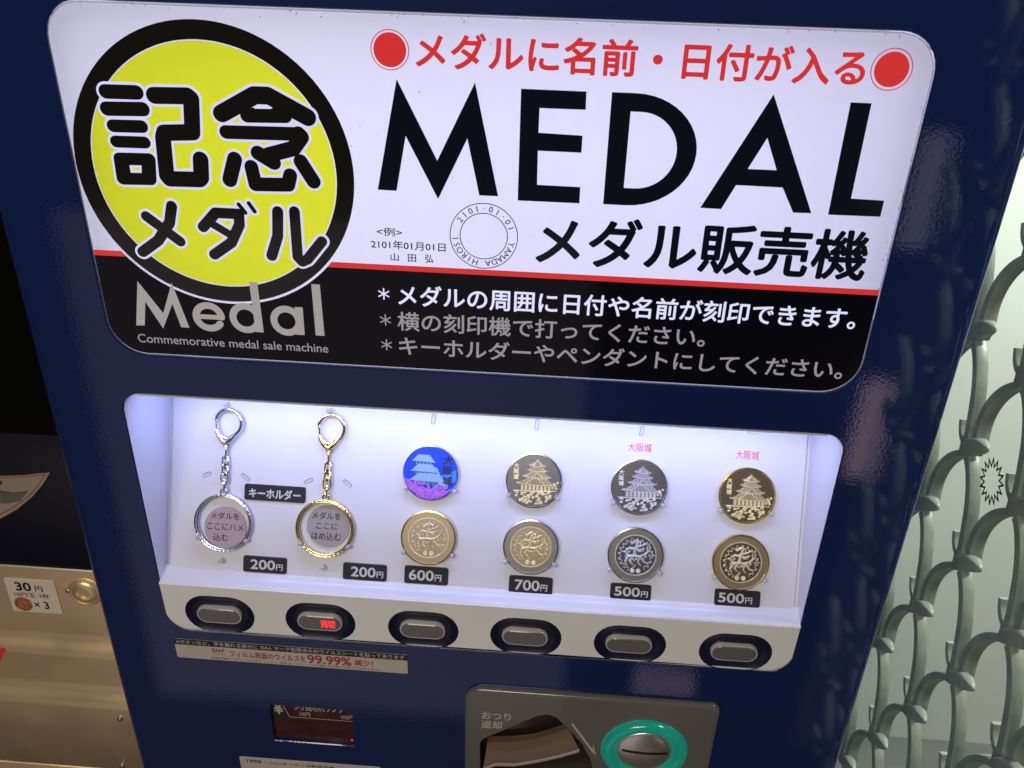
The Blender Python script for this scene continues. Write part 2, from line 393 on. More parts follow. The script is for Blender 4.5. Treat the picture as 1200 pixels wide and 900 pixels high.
# light box behind the sheet with two fluorescent lamps
lb = MB()
bxo = [(SX0 - .002, SZ0 - .002), (SX1 + .002, SZ0 - .002), (SX1 + .002, SZ1 + .002), (SX0 - .002, SZ1 + .002)]
lb.loft([(bxo, -0.0125), (bxo, -0.095)], 0); lb.poly(bxo, (), -0.095, 0)
lb.build('light_box', ['box_white'], vm)
for zz, pw in ((SZ1 - 0.048, 2.4), (SZ1 - 0.145, 2.1)):
    l = bpy.data.lights.new("sign_tube", 'AREA'); l.shape = 'RECTANGLE'; l.size = 0.425; l.size_y = 0.075
    l.energy = pw * 0.062; l.color = (0.68, 0.68, 1.0)
    o = bpy.data.objects.new("sign_tube", l); COL.objects.link(o); o.location = ((SX0 + SX1) / 2, 0.088, zz)
    o.rotation_euler = (-PI / 2, 0, 0)
H0 = -0.0004
redz = (-0.02542, 1.32198)
barz_top = ((-0.02537, 1.31999))[1]; stripe_top = ((-0.02546, 1.32321))[1]
b = MB()   # black lower band, leaves the sheet's lit lower edge showing
bcx, bcz = (-0.18418, 1.37067); br_y, br_o = (0.06469, 0.07451)
rw = br_o + 0.0014
bo = rrect(SX0 + 0.0016, SZ0 + 0.0021, SX1 - 0.0016, barz_top, (0.0205, 0.0205, 0.0001, 0.0001))
low = [p for p in bo if p[1] < barz_top - 0.001]
dx = math.sqrt(rw * rw - (barz_top - bcz) ** 2)
aR = math.atan2(barz_top - bcz, dx); aL = math.atan2(barz_top - bcz, -dx) 
arc = [(bcx + rw * math.cos(t), bcz + rw * math.sin(t)) for t in [aR + ((aL if aL < aR else aL - 2 * PI) - aR) * k / 60 for k in range(61)]]
b.poly(low + [(SX1 - 0.0016, barz_top)] + arc + [(SX0 + 0.0016, barz_top)], (), H0, 0)
b.build('black_band', ['sign_bar'], sign)
dx2 = math.sqrt(rw * rw - (stripe_top - bcz) ** 2)
for sg_, xe in ((-1, SX0 + 0.0016), (1, SX1 - 0.0016)):
    q = [(bcx + sg_ * dx, barz_top), (xe, barz_top), (xe, stripe_top), (bcx + sg_ * dx2, stripe_top)]
    b = MB(); b.poly(q if sg_ > 0 else q[::-1], (), H0, 0)
    b.build('red_stripe', ['sign_red'], sign)

# badge: black ring and translucent yellow disc, the bare sheet shows between them
b = MB()
b.ring((bcx, bcz), br_y + 0.0006, br_o, H0 + 0.0001, 0, 96)
b.disc((bcx, bcz), br_y, H0 + 0.0001, 1, 96)
b.build('round_badge', ['badge_black', 'yellow_ink'], sign)

def S1(*pts): return list(pts)
kanji = [ # (points, width)
 ([(-0.23498, 1.40923), (-0.21878, 1.40940)], 16), ([(-0.23601, 1.40068), (-0.21700, 1.40123)], 16), ([(-0.23441, 1.39209), (-0.21908, 1.39237)], 14.5), ([(-0.23436, 1.38405), (-0.21893, 1.38422)], 13.8),
 ([(-0.23406, 1.37510), (-0.21793, 1.37544), (-0.21920, 1.36492), (-0.23445, 1.36447)], 14.5, 1), ([(-0.23266, 1.37398), (-0.23263, 1.36549)], 14.5), ([(-0.21915, 1.37460), (-0.22036, 1.36607)], 14.5),
 ([(-0.20994, 1.40829), (-0.19248, 1.40876), (-0.19088, 1.40749), (-0.19274, 1.39061), (-0.20771, 1.38970), (-0.20881, 1.38697), (-0.21007, 1.36709), (-0.20898, 1.36554), (-0.19264, 1.36591), (-0.19138, 1.36717), (-0.19042, 1.37670)], 18.6),
 ([(-0.17610, 1.40072), (-0.15797, 1.41054), (-0.15096, 1.41058), (-0.13161, 1.40074)], 19.5), ([(-0.16300, 1.40028), (-0.14313, 1.40087)], 15.5), ([(-0.15963, 1.40265), (-0.15966, 1.40240)], 8), ([(-0.14855, 1.40311), (-0.14857, 1.40286)], 8),
 ([(-0.17497, 1.39151), (-0.13711, 1.39215)], 15.5), ([(-0.13711, 1.39215), (-0.13569, 1.39070), (-0.14039, 1.38464), (-0.15387, 1.38069)], 17.5), ([(-0.15943, 1.38147), (-0.15151, 1.37678)], 17),
 ([(-0.17213, 1.37766), (-0.17619, 1.36655)], 17.5), ([(-0.16371, 1.37400), (-0.16263, 1.36479), (-0.14496, 1.36537), (-0.14341, 1.37048)], 16.5), ([(-0.13719, 1.37809), (-0.13120, 1.36775)], 16.8),
]
kana = [
 ([(-0.21005, 1.35060), (-0.21270, 1.34129), (-0.22079, 1.33066), (-0.23078, 1.32354)], 13.4), ([(-0.22515, 1.34419), (-0.20836, 1.33079)], 13),
 ([(-0.19439, 1.33969), (-0.18630, 1.34813), (-0.17353, 1.34810), (-0.17394, 1.34208), (-0.17971, 1.33160), (-0.19022, 1.32413)], 13.2), ([(-0.18837, 1.34134), (-0.17810, 1.33510)], 10),
 ([(-0.17305, 1.35341), (-0.16983, 1.34895)], 5.0), ([(-0.16741, 1.35434), (-0.16467, 1.34987)], 5.0),
 ([(-0.15208, 1.35049), (-0.15346, 1.33671), (-0.15796, 1.32516)], 13.4), ([(-0.14295, 1.35095), (-0.14346, 1.32524), (-0.14120, 1.32258), (-0.13807, 1.32414), (-0.12927, 1.33492)], 13),
]
PX = 0.45 / 1034 * 1.052      # metres per photograph pixel near the badge
b = MB()
for w_add, hh, mi in ((5.8, H0 + 0.0003, 0), (0, H0 + 0.0005, 1)):
    for st in kanji + kana:
        b.stroke(st[0], (st[1] + w_add) * PX * 0.985, hh, mi, closed=len(st) > 2)
b.build('badge_lettering', ['sign_white', 'badge_black'], sign)

# silver "Medal"
b = MB()
hm = H0 + 0.0007
Mp = [(-0.23687, 1.30596), (-0.22511, 1.28681), (-0.21715, 1.30605), (-0.21099, 1.27841), (-0.21589, 1.27847), (-0.21882, 1.29294), (-0.22672, 1.27700), (-0.23448, 1.29341), (-0.23744, 1.27836), (-0.24253, 1.27806)]
b.poly(Mp, (), hm, 0)
def ringfit(L, Rr, T, B, w, a0, a1, n=28):
    cx = (L[0] + Rr[0]) / 2; cz = (T[1] + B[1]) / 2; rx = (Rr[0] - L[0]) / 2 - w / 2; rz = (T[1] - B[1]) / 2 - w / 2
    return [(cx + rx * math.cos(math.radians(a0 + (a1 - a0) * i / n)), cz + rz * math.sin(math.radians(a0 + (a1 - a0) * i / n))) for i in range(n + 1)], (cx, cz)
wm_ = 0.0041
e, ec = ringfit((-0.20800, 1.28537), (-0.18908, 1.28544), (-0.19723, 1.29521), (-0.19923, 1.27688), wm_, 2, 325)
b.stroke(e, wm_, hm, 0); b.stroke([(ec[0] - 0.007, ec[1]), (ec[0] + 0.0072, ec[1])], wm_ * .72, hm, 0, caps=False)
d_, dc = ringfit((-0.18642, 1.28606), (-0.16763, 1.28578), (-0.17629, 1.29607), (-0.17746, 1.27712), wm_, 0, 360)
b.stroke(d_, wm_, hm, 0, closed=True)
b.poly([(-0.17241, 1.30932), (-0.16779, 1.30924), (-0.16738, 1.27809), (-0.17214, 1.27815)], (), hm + .0001, 0)
a_, ac = ringfit((-0.16272, 1.28549), (-0.14405, 1.28579), (-0.15242, 1.29563), (-0.15313, 1.27683), wm_, 0, 360)
b.stroke(a_, wm_, hm, 0, closed=True)
b.poly([(-0.14790, 1.29521), (-0.14323, 1.29525), (-0.14355, 1.27788), (-0.14851, 1.27781)], (), hm + .0001, 0)
b.poly([(-0.13717, 1.30973), (-0.13237, 1.30967), (-0.13202, 1.27799), (-0.13718, 1.27803)], (), hm, 0)
b.build('silver_wordmark', ['silver_print'], sign)
b = MB()
b.text("Commemorative medal sale machine", ((-0.24301, 1.26729))[0], ((-0.13055, 1.26823))[0], ((-0.24086, 1.26731))[1], ((-0.24040, 1.27275))[1], hm, 0, bold=0.00004)
b.build('small_caption', ['print_grey'], sign)

# MEDAL
b = MB(); hb = H0 + 0.0003
for Lt in ([(-0.08543, 1.42118), (-0.06570, 1.38169), (-0.04648, 1.42111), (-0.03393, 1.36454), (-0.04377, 1.36452), (-0.05016, 1.39367), (-0.06550, 1.36149), (-0.08172, 1.39357), (-0.08740, 1.36485), (-0.09734, 1.36498)],
           [(-0.02369, 1.41907), (0.00846, 1.41902), (0.00863, 1.41033), (-0.01420, 1.41020), (-0.01425, 1.39808), (0.00793, 1.39764), (0.00792, 1.38909), (-0.01415, 1.38911), (-0.01385, 1.37153), (0.00850, 1.37140), (0.00862, 1.36282), (-0.02360, 1.36277)],
           [(0.13609, 1.41913), (0.14604, 1.41913), (0.14610, 1.37205), (0.16275, 1.37177), (0.16271, 1.36331), (0.13633, 1.36309)]):
    b.poly(Lt, (), hb, 0)
b.poly([(0.09885, 1.42139), (0.12777, 1.36346), (0.11853, 1.36331), (0.11100, 1.37609), (0.08751, 1.37620), (0.08176, 1.36339), (0.07102, 1.36350)], [[(0.09929, 1.40051), (0.10652, 1.38474), (0.09207, 1.38468)]], hb, 0)
def dshape(xl, xs, xr, zt, zb, n=24):
    cz = (zt + zb) / 2; rz = (zt - zb) / 2
    return [(xl, zt), (xl, zb)] + [(xs + (xr - xs) * math.cos(-PI / 2 + PI * i / n), cz + rz * math.sin(-PI / 2 + PI * i / n)) for i in range(n + 1)]
do = [(0.02082, 1.41925), (0.02103, 1.36299), (0.03122, 1.41927), (0.06555, 1.39722), (0.03646, 1.36343)]
di = [(0.03079, 1.41042), (0.03084, 1.37204), (0.03628, 1.41012), (0.05568, 1.39466), (0.03827, 1.37208)]
b.poly(dshape((do[0][0] + do[1][0]) / 2, (do[2][0] + do[4][0]) / 2 - .001, do[3][0], do[0][1], do[1][1]),
       [dshape((di[0][0] + di[1][0]) / 2, (di[2][0] + di[4][0]) / 2 - .001, di[3][0], di[0][1], di[1][1])], hb, 0)
b.build('title_lettering', ['sign_black'], sign)

b = MB()
kz = [(0.02005, 1.44337), (0.02967, 1.42701)]
b.text("メダルに名前・日付が入る", ((-0.07535, 1.42826))[0], ((0.13960, 1.42920))[0], kz[1][1], kz[0][1], hb, 0, bold=0.00042)
b.build('headline_lettering', ['sign_red'], sign)
for (l, r, o_l, o_r) in (((-0.09636, 1.43457), (-0.08022, 1.43478), (-0.09754, 1.43452), (-0.07854, 1.43485)), ((0.14386, 1.43482), (0.15995, 1.43506), (0.14220, 1.43475), (0.16172, 1.43513))):
    cx = (l[0] + r[0]) / 2; cz = (l[1] + r[1]) / 2; b = MB()
    b.disc((cx, cz), (r[0] - l[0]) / 2, hb, 0); ro = (o_r[0] - o_l[0]) / 2
    b.ring((cx, cz), ro - 0.00045, ro, hb, 0)
    b.build('red_dot', ['sign_red'], sign)

b = MB()
kz = [(0.15209, 1.35516), (0.15779, 1.32831)]
b.text("メダル販売機", ((-0.01247, 1.32957))[0], ((0.16083, 1.34904))[0], kz[1][1], kz[0][1], hb, 0, bold=0.0007)
b.build('subtitle_lettering', ['sign_black'], sign)

b = MB()
b.text("<例>", ((-0.09893, 1.34170))[0], ((-0.08527, 1.34192))[0], ((-0.09183, 1.33967))[1], ((-0.09164, 1.34446))[1], hb, 0, bold=0.00005)
b.text("2101年01月01日", ((-0.10242, 1.33477))[0], ((-0.06181, 1.33497))[0], ((-0.07205, 1.33249))[1], ((-0.07196, 1.33733))[1], hb, 0, bold=0.00005)
b.text("山", ((-0.09197, 1.32849))[0], ((-0.08756, 1.32873))[0], ((-0.09001, 1.32579))[1], ((-0.08985, 1.33012))[1], hb, 0, bold=0.00005)
b.text("田", ((-0.08240, 1.32900))[0], ((-0.07800, 1.32924))[0], ((-0.08062, 1.32570))[1], ((-0.08050, 1.32999))[1], hb, 0, bold=0.00005)
b.text("弘", ((-0.07304, 1.32950))[0], ((-0.06856, 1.32974))[0], ((-0.07124, 1.32577))[1], ((-0.07116, 1.33034))[1], hb, 0, bold=0.00005)
b.build('example_lettering', ['sign_black'], sign)

b = MB()
rc = [(-0.05950, 1.34182), (-0.02283, 1.34324), (-0.05384, 1.34211), (-0.02885, 1.34293), (-0.04179, 1.36101), (-0.04085, 1.32351)]
cx = (rc[0][0] + rc[1][0]) / 2; cz = (rc[4][1] + rc[5][1]) / 2; Ro = (rc[1][0] - rc[0][0]) / 2; Ri = (rc[3][0] - rc[2][0]) / 2
b.ring((cx, cz), Ro - 0.00045, Ro, hb, 0, 96); b.ring((cx, cz), Ri, Ri + 0.00045, hb, 0, 96)
def arc_text(b, s_, a0, a1, r0, hgt, mi=0, wid=1.0):
    n = len(s_)
    for i, ch in enumerate(s_):
        if ch == ' ': continue
        a = math.radians(a0 + (a1 - a0) * i / (n - 1))
        vs, fs = text2d(ch)
        xs = [v[0] for v in vs]; mx = (min(xs) + max(xs)) / 2
        sc = hgt / 0.70; k = a - PI / 2
        for dx in (-0.00004, 0.00004):
            base = len(b.v)
            for v in vs:
                lx, lz = (v[0] - mx) * sc * wid + dx, (v[1]) * sc + r0
                b.vert(cx + lx * math.cos(k) - lz * math.sin(k), cz + lx * math.sin(k) + lz * math.cos(k), hb + (2e-6 if dx > 0 else 0))
            for f in fs: b.face([base + q for q in f], mi)
hg = (Ro - Ri) * 0.56
arc_text(b, "2101·01·01", 146, 20, Ri + (Ro - Ri) * .22, hg)
arc_text(b, "YAMADA HIROSI", -15, -173, Ri + (Ro - Ri) * .22, hg)
b.build('ring_mark', ['sign_black'], sign)

b = MB(); rnd = random.Random(21)      # dust and small chips caught along the edges of the sheet
for k in range(120):
    u = rnd.random()
    if u < .45: x, z = rnd.uniform(SX0 + .02, SX1 - .02), SZ1 - abs(rnd.gauss(0, .0015)) - .0012
    elif u < .75: x, z = SX1 - abs(rnd.gauss(0, .0012)) - .0012, rnd.uniform(SZ0 + .03, SZ1 - .03)
    else: x, z = rnd.uniform(SX0 + .01, SX1 - .01), rnd.uniform(barz_top, SZ1 - .01)
    w = rnd.uniform(.00012, .00042)
    b.poly([(x + w * rnd.uniform(.5, 1.2) * math.cos(t * PI / 3), z + w * rnd.uniform(.5, 1.1) * math.sin(t * PI / 3)) for t in range(6)], (), H0 + .0008, 0)
ds = b.build('dust', ['ink'], sign); ds['kind'] = 'stuff'
def asterisk(b, c, r, w, h):
    for k in range(3):
        a = PI / 2 + k * PI / 3
        b.stroke([(c[0] - r * math.cos(a), c[1] - r * math.sin(a)), (c[0] + r * math.cos(a), c[1] + r * math.sin(a))], w, h, 0)
b = MB()
b.text("メダルの周囲に日付や名前が刻印できます。", ((-0.08846, 1.30197))[0], ((0.16272, 1.30070))[0], ((-0.03194, 1.29954))[1], ((-0.03221, 1.31193))[1], hb, 0, bold=0.00022)
asterisk(b, (-0.09663, 1.30589), 0.0032, 0.00075, hb)
b.build('notes_lettering', ['print_lit'], sign)
b = MB()
b.text("横の刻印機で打ってください。", ((-0.08934, 1.29041))[0], ((0.08333, 1.28650))[0], ((-0.08369, 1.28404))[1], ((-0.08336, 1.29550))[1], hb, 0, bold=0.00018)
asterisk(b, (-0.09632, 1.29000), 0.0032, 0.00075, hb)
b.text("キーホルダーやペンダントにしてください。", ((-0.08905, 1.27431))[0], ((0.16213, 1.27103))[0], ((-0.03325, 1.26868))[1], ((-0.03347, 1.28010))[1], hb, 0, bold=0.00018)
asterisk(b, (-0.09631, 1.27441), 0.0032, 0.00075, hb)
b.build('notes_lettering', ['print_grey'], sign)

# ---- display case
PX0, PX1, PV0 = -0.2583, 0.1708, 0.0
pv_top = 0.162
b = MB()
gc = 0.0008
co = rrect(CX0 + gc, CZ0 + gc, CX1 - gc, CZ1 - gc, tuple(r - gc for r in RCASE))
seam = 1.08264
HF = 0.0020
# side walls / ceiling: the rounded frame ring, then straight walls back
def upto(L, z): return [p for p in L if p[1] >= z]
topL = [p for p in co if p[1] > seam + 0.002]
# order: from right side up over the top to the left side
start = [(CX1 - gc, seam)] + topL + [(CX0 + gc, seam)]
deep = [(x, z) for x, z in start]
b.loft([(start, -0.0004), (inset(start + [], 0.0) , -0.0010), (start, -0.10)], 0, None, open_=True)
b.build('case_wall', ['white'], vm)
case = MB()
sx0, sx1 = CX0 + gc, CX1 - gc
def section(b, prof, mi=0):
    ids = [(b.vert(sx0, z, h), b.vert(sx1, z, h)) for z, h in prof]
    for i in range(len(ids) - 1): b.face([ids[i][0], ids[i][1], ids[i + 1][1], ids[i + 1][0]], mi)
# ledge between the tilted panel and the button strip
section(case, [(seam - 0.0004, HF - .0003), (seam + 0.0002, HF + .0004), (seam + 0.0012, HF + .0002), (seam + 0.0018, HF - 0.0014), (seam + 0.0026, -0.0030), (seam + 0.0036, -0.0072), (seam + 0.0052, -0.0092), (1.08744 + 0.0006, -0.0105), (1.08744 + 0.0022, -0.0112)])
ledge = case.build('case_ledge', ['white'], vm, angle=60)
b = MB(PAN)
pn = rrect(PX0, PV0, PX1, pv_top, (0.004, 0.004, 0.0001, 0.0001))
b.loft([(inset(pn, -0.0006), -0.0022), (pn, -0.0006), (inset(pn, 0.0006), 0.0)], 0, 0)
b.poly([(PX0 - 0.004, PV0 - 0.004), (PX1 + 0.004, PV0 - 0.004), (PX1 + 0.004, pv_top), (PX0 - 0.004, pv_top)], (), -0.0023, 1)
panel = b.build('display_panel', ['panel', 'white'], vm)

# LED bar under the case ceiling (a lamp of the machine)
b = MB()
zc = CZ1 - 0.004
b.poly([(CX0 + .01, zc), (CX1 - .01, zc), (CX1 - .01, zc + .003), (CX0 + .01, zc + .003)], (), -0.004, 0)
b.build('lamp_bar', ['white'], vm)
for i in range(9):
    x = -0.222 + i * 0.0446
    l = bpy.data.lights.new("case_led", 'AREA'); l.shape = 'RECTANGLE'; l.size = 0.026; l.size_y = 0.006
    l.energy = 0.028; l.color = (0.42, 0.48, 1.0)
    o = bpy.data.objects.new("case_led", l); COL.objects.link(o); o.location = (x, 0.016, CZ1 - 0.0045)
    o.rotation_euler = (math.radians(22), 0, 0)

def label_plate(c_tl, c_br, txt, tx0, tx1, tz0, tz1, small=None, name='price_label'):
    b = MB(PAN)
    x0, z1 = c_tl; x1, z0 = c_br
    b.prism(rrect(x0, z0, x1, z1, 0.0016, 4), 0.0, 0.0011, 0, 0.0003)
    b.text(txt, tx0, tx1, tz0, tz1, 0.00115, 1, bold=0.00022)
    if small: b.text(*small, 0.00115, 1, bold=0.00010)
    b.build(name, ['label', 'label_ink'], panel)
def price(tl, tr, bl, br, num, nl, nr):
    x0 = (tl[0] + bl[0]) / 2; x1 = (tr[0] + br[0]) / 2; z1 = (tl[1] + tr[1]) / 2; z0 = (bl[1] + br[1]) / 2
    w = nr - nl; hgt = z1 - z0; zb = z0 + hgt * .22
    label_plate((x0, z1), (x1, z0), num, nl, nl + w * .755, zb, zb + hgt * .56, ("円", nl + w * .80, nr, zb, zb + hgt * .36))
price((-0.20572, 0.01214), (-0.17543, 0.01281), (-0.20581, 0.00053), (-0.17517, 0.00136), "200", ((-0.20037, 0.00481))[0], ((-0.17802, 0.00633))[0])
price((-0.13622, 0.01205), (-0.10600, 0.01244), (-0.13607, 0.00021), (-0.10562, 0.00075), "200", ((-0.13032, 0.00480))[0], ((-0.10822, 0.00631))[0])
price((-0.09377, 0.01285), (-0.06369, 0.01323), (-0.09354, 0.00074), (-0.06327, 0.00063), "600", ((-0.09025, 0.00635))[0], ((-0.06812, 0.00787))[0])
price((-0.02202, 0.01097), (0.00774, 0.01130), (-0.02167, -0.00113), (0.00812, -0.00149), "700", ((-0.01762, 0.00480))[0], ((0.00426, 0.00631))[0])
price((0.04688, 0.01062), (0.07451, 0.01059), (0.04709, -0.00019), (0.07460, -0.00034), "500", ((0.05001, 0.00475))[0], ((0.07227, 0.00630))[0])
price((0.11671, 0.01116), (0.14725, 0.01152), (0.11722, 0.00000), (0.14784, -0.00002), "500", ((0.11972, 0.00489))[0], ((0.14207, 0.00646))[0])
tl, tr, bl, br = (-0.20621, 0.06217), (-0.16378, 0.06297), (-0.20655, 0.05105), (-0.16398, 0.05171)
tb = [(-0.20287, 0.05366), (-0.16736, 0.05535), (-0.18941, 0.05986), (-0.18921, 0.05335)]
label_plate(((tl[0] + bl[0]) / 2, (tl[1] + tr[1]) / 2), ((tr[0] + br[0]) / 2, (bl[1] + br[1]) / 2), "キーホルダー", tb[0][0], tb[1][0], tb[3][1], tb[2][1], name='keyring_label')

# printed red kanji over the last two columns
for l, r, zb_, zt_ in (((0.05273, 0.10357), (0.06862, 0.10339), (0.06086, 0.10073), (0.06048, 0.10657)), ((0.12420, 0.10279), (0.13963, 0.10259), (0.13198, 0.09994), (0.13154, 0.10587))):
    b = MB(PAN); b.text("大阪城", l[0], r[0], zb_[1], zt_[1], 0.0003, 0)
    b.build('red_caption', ['ink_red'], panel)
# oblong slots in the panel
for (c, rot, w) in (((-0.23312, 0.06694), 28, .0066), ((-0.20605, 0.06698), -38, .0070), ((-0.16233, 0.06702), 28, .0066), ((-0.13537, 0.06707), -38, .0070),
               ((-0.07858, 0.11471), 86, .0075), ((-0.00881, 0.11483), 86, .0080), ((0.06123, 0.11500), 84, .0072), ((0.13479, 0.11858), -3, .0080)):
    b = MB(PAN); o_ = stadium(c, w, 0.0026, 8, math.radians(rot)); i_ = inset(o_, 0.00035)
    b.loft([(o_, 0.0001), (i_, 0.0006)], 0); b.poly(i_, (), 0.00015, 1)
    b.build('slot', ['outline', 'panel'], panel)

# ---- button strip with real openings
bx = [(-0.22177, 1.05869), (-0.15082, 1.05866), (-0.07915, 1.05790), (-0.00835, 1.05808), (0.06275, 1.05788), (0.13415, 1.05731)]
zc_b = sum(p[1] for p in bx) / 6
zc_b = [p[1] for p in bx]
BW, BH = (0.04914, 0.03273)
HF = 0.0020
b = MB()
so_ = rrect(sx0, CZ0 + gc, sx1, seam - 0.0004, (RCASE[0] - gc, RCASE[1] - gc, 0.00005, 0.00005), 8)
def strip_inset(L, d):
    out = []; k = min(1.0, .0007 / d)
    for (xo, zo), (xi, zi) in zip(L, inset(L, d)):
        if zo > seam - .004: out.append((xo + (.0007 * k if xo < 0 else -.0007 * k), seam - .0004)); continue
        t = min(1.0, max(0.0, (CZ0 + .0165 - zo) / .0155)); out.append((xo + (xi - xo) * (k + (1 - k) * t), zi if zo < CZ0 + .0166 else zo))
    return out
i1 = strip_inset(so_, 0.0006); i2 = strip_inset(so_, 0.0018); i3 = strip_inset(so_, 0.0038)
holes = [stadium(p, BW, BH) for p in bx]
b.loft([(so_, -0.001), (i1, HF - 0.0016), (i2, HF - 0.0005), (i3, HF)], 0)
b.poly(i3, holes, HF, 0)
b.build('button_strip', ['strip'], vm, angle=50)
for i, p in enumerate(bx):
    b = MB()
    o1 = stadium(p, BW, BH); zdrop = -0.0012
    b.loft([(o1, HF), (inset(o1, 0.0006), HF + 0.0003), (inset(o1, 0.0018), HF - 0.0006), (inset(o1, 0.0050), HF - 0.0024), (inset(o1, 0.0060), HF - 0.0026)], 0)
    b.poly(inset(o1, 0.0055), (), HF - 0.0025, 0)
    bt = b.build('push_button', ['bezel'], vm, angle=50)
    q = (p[0] - 0.0006, p[1] - 0.0012)
    r_ = stadium(q, BW * .650, BH * .44)
    b = MB()
    b.loft([(r_, HF - 0.0030), (r_, HF - 0.0004), (inset(r_, 0.0004), HF + 0.0003), (inset(r_, 0.0011), HF + 0.0003)], 0)
    b.build('chrome_ring', ['chrome'], bt, angle=50)
    b = MB()
    r2 = inset(r_, 0.0011)
    b.loft([(r2, HF - 0.001), (r2, HF + 0.0004), (inset(r2, 0.0005), HF + 0.0008)], 0, 0)
    b.build('lens', ['lens'], bt, angle=30)
    if i == 1:
        b = MB()
        t0, t1 = (-0.14950, 1.05314), (-0.13986, 1.05325)
        zt_, zb_ = (-0.14450, 1.05814), (-0.14501, 1.05101)
        b.text("売切", t0[0] - .0008, t1[0] - .0008, q[1] - .0032, q[1] + .0036, HF + 0.0010, 0, bold=0.00018)
        b.build('sold_out_lettering', ['led_red'], bt)

# ---- antivirus film sticker
c4 = [(-0.25975, 1.03088), (-0.09141, 1.03059), (-0.09141, 1.01350), (-0.26084, 1.01133)]
bb = [(-0.26020, 1.02453), (-0.09130, 1.02620)]
x0 = c4[0][0]; x1 = (c4[1][0] + c4[2][0]) / 2; z1 = (c4[0][1] + c4[1][1]) / 2; z0 = (c4[2][1] + c4[3][1]) / 2; zm = (bb[0][1] + bb[1][1]) / 2
b = MB()
b.prism(rrect(x0, z0, x1, z1, (0.001, 0.001, 0.0002, 0.0002), 4), 0.00002, 0.0003, 0, 0.00004)
b.poly([(x0, zm), (x1, zm), (x1, z1), (x0, z1)], (), 0.00034, 1)
hh = z1 - zm; ww = x1 - x0
b.text("※ボタンなど、手を触れる部分に SIAA マーク取得済み抗ウイルスシートを貼ってあります", x0 + ww * .008, x1 - ww * .012, zm + hh * .16, z1 - hh * .14, 0.00038, 2, bold=0.00006)
hh = zm - z0
b.text("フィルム表面のウイルスを", x0 + ww * .235, x0 + ww * .562, z0 + hh * .34, zm - hh * .20, 0.00036, 3, bold=0.00012)
b.text("99.99%", x0 + ww * .572, x0 + ww * .758, z0 + hh * .28, zm - hh * .10, 0.00036, 3, bold=0.00030)
b.text("減少！", x0 + ww * .772, x0 + ww * .852, z0 + hh * .36, zm - hh * .20, 0.00036, 3, bold=0.00014)
b.text("SIAA", x0 + ww * .158, x0 + ww * .200, z0 + hh * .58, zm - hh * .12, 0.00036, 3, bold=0.00012)
b.poly([(x0 + ww * .203, z0 + hh * .62), (x0 + ww * .215, z0 + hh * .78), (x0 + ww * .203, z0 + hh * .92)], (), 0.00036, 3)
b.text("ISO 21702", x0 + ww * .160, x0 + ww * .215, z0 + hh * .40, z0 + hh * .50, 0.00036, 3)
b.text("無機抗菌剤・抗ウイルス加工 フィルム 表面 全てのウイルスの働きを抑制するものではありません", x0 + ww * .15, x0 + ww * .89, z0 + hh * .08, z0 + hh * .22, 0.00036, 4)
b.build('film_sticker', ['cream', 'sticker_black', 'ink_cream', 'ink_dull_red', 'sticker_black'], vm)

# ---- change lamp window
HW = -0.0035
def W(fx, fz): return (wx0 + (wx1 - wx0) * fx, wz0 + (wz1 - wz0) * fz)
b = MB()
b.poly([(wx0 - .004, wz0 - .004), (wx1 + .004, wz0 - .004), (wx1 + .004, wz1 + .006), (wx0 - .004, wz1 + .006)], (), HW, 0)
b.poly([(wx0 - .004, wz0 + (wz1 - wz0) * .56), W(.20, .56), W(.10, 1.1), (wx0 - .004, wz1 + .006)], (), HW + .00005, 1)
b.stroke([W(.115, 1.08), W(.215, .60), W(1.05, .60)], 0.0005, HW + .0001, 2)
b.text("¥", W(.035, 0)[0], W(.145, 0)[0], W(0, .66)[1], W(0, .98)[1], HW + .0001, 2, bold=.0002)
b.text("つり銭切れランプ", W(.27, 0)[0], W(.885, 0)[0], W(0, .80)[1], W(0, 1.02)[1], HW + .0001, 2, bold=.00008)
b.text("10円", W(.345, 0)[0], W(.47, 0)[0], W(0, .645)[1], W(0, .755)[1], HW + .0001, 2, bold=.00004)
b.text("100円", W(.845, 0)[0], W(1.0, 0)[0], W(0, .645)[1], W(0, .755)[1], HW + .0001, 2, bold=.00004)
win = b.build('change_lamp_window', ['window', 'sticker_black', 'ink_cream'], vm)
b = MB(); b.disc((-0.13733, 0.93320), 0.0008, HW + .0002, 0, 16); b.build('red_indicator', ['led_red'], win)

# ---- cream sticker at the lower frame edge
c4 = [(-0.22689, 0.90898), (-0.11567, 0.90985)]
b = MB(); x0 = c4[0][0]; x1 = c4[1][0]; z1 = (c4[0][1] + c4[1][1]) / 2
b.prism(rrect(x0, z1 - 0.04, x1, z1, 0.0012, 4), 0.00002, 0.0003, 0, 0.00005)
b.text("1998", ((-0.22141, 0.89807))[0], ((-0.21003, 0.89938))[0], z1 - 0.0062, z1 - 0.0027, 0.00034, 1, bold=.00012)
b.text("～2021年メダル自動販売機", ((-0.20728, 0.89970))[0], ((-0.15215, 0.90406))[0], z1 - 0.0062, z1 - 0.0034, 0.00034, 1, bold=.00003)
b.build('notice_sticker', ['cream', 'sticker_black'], vm)

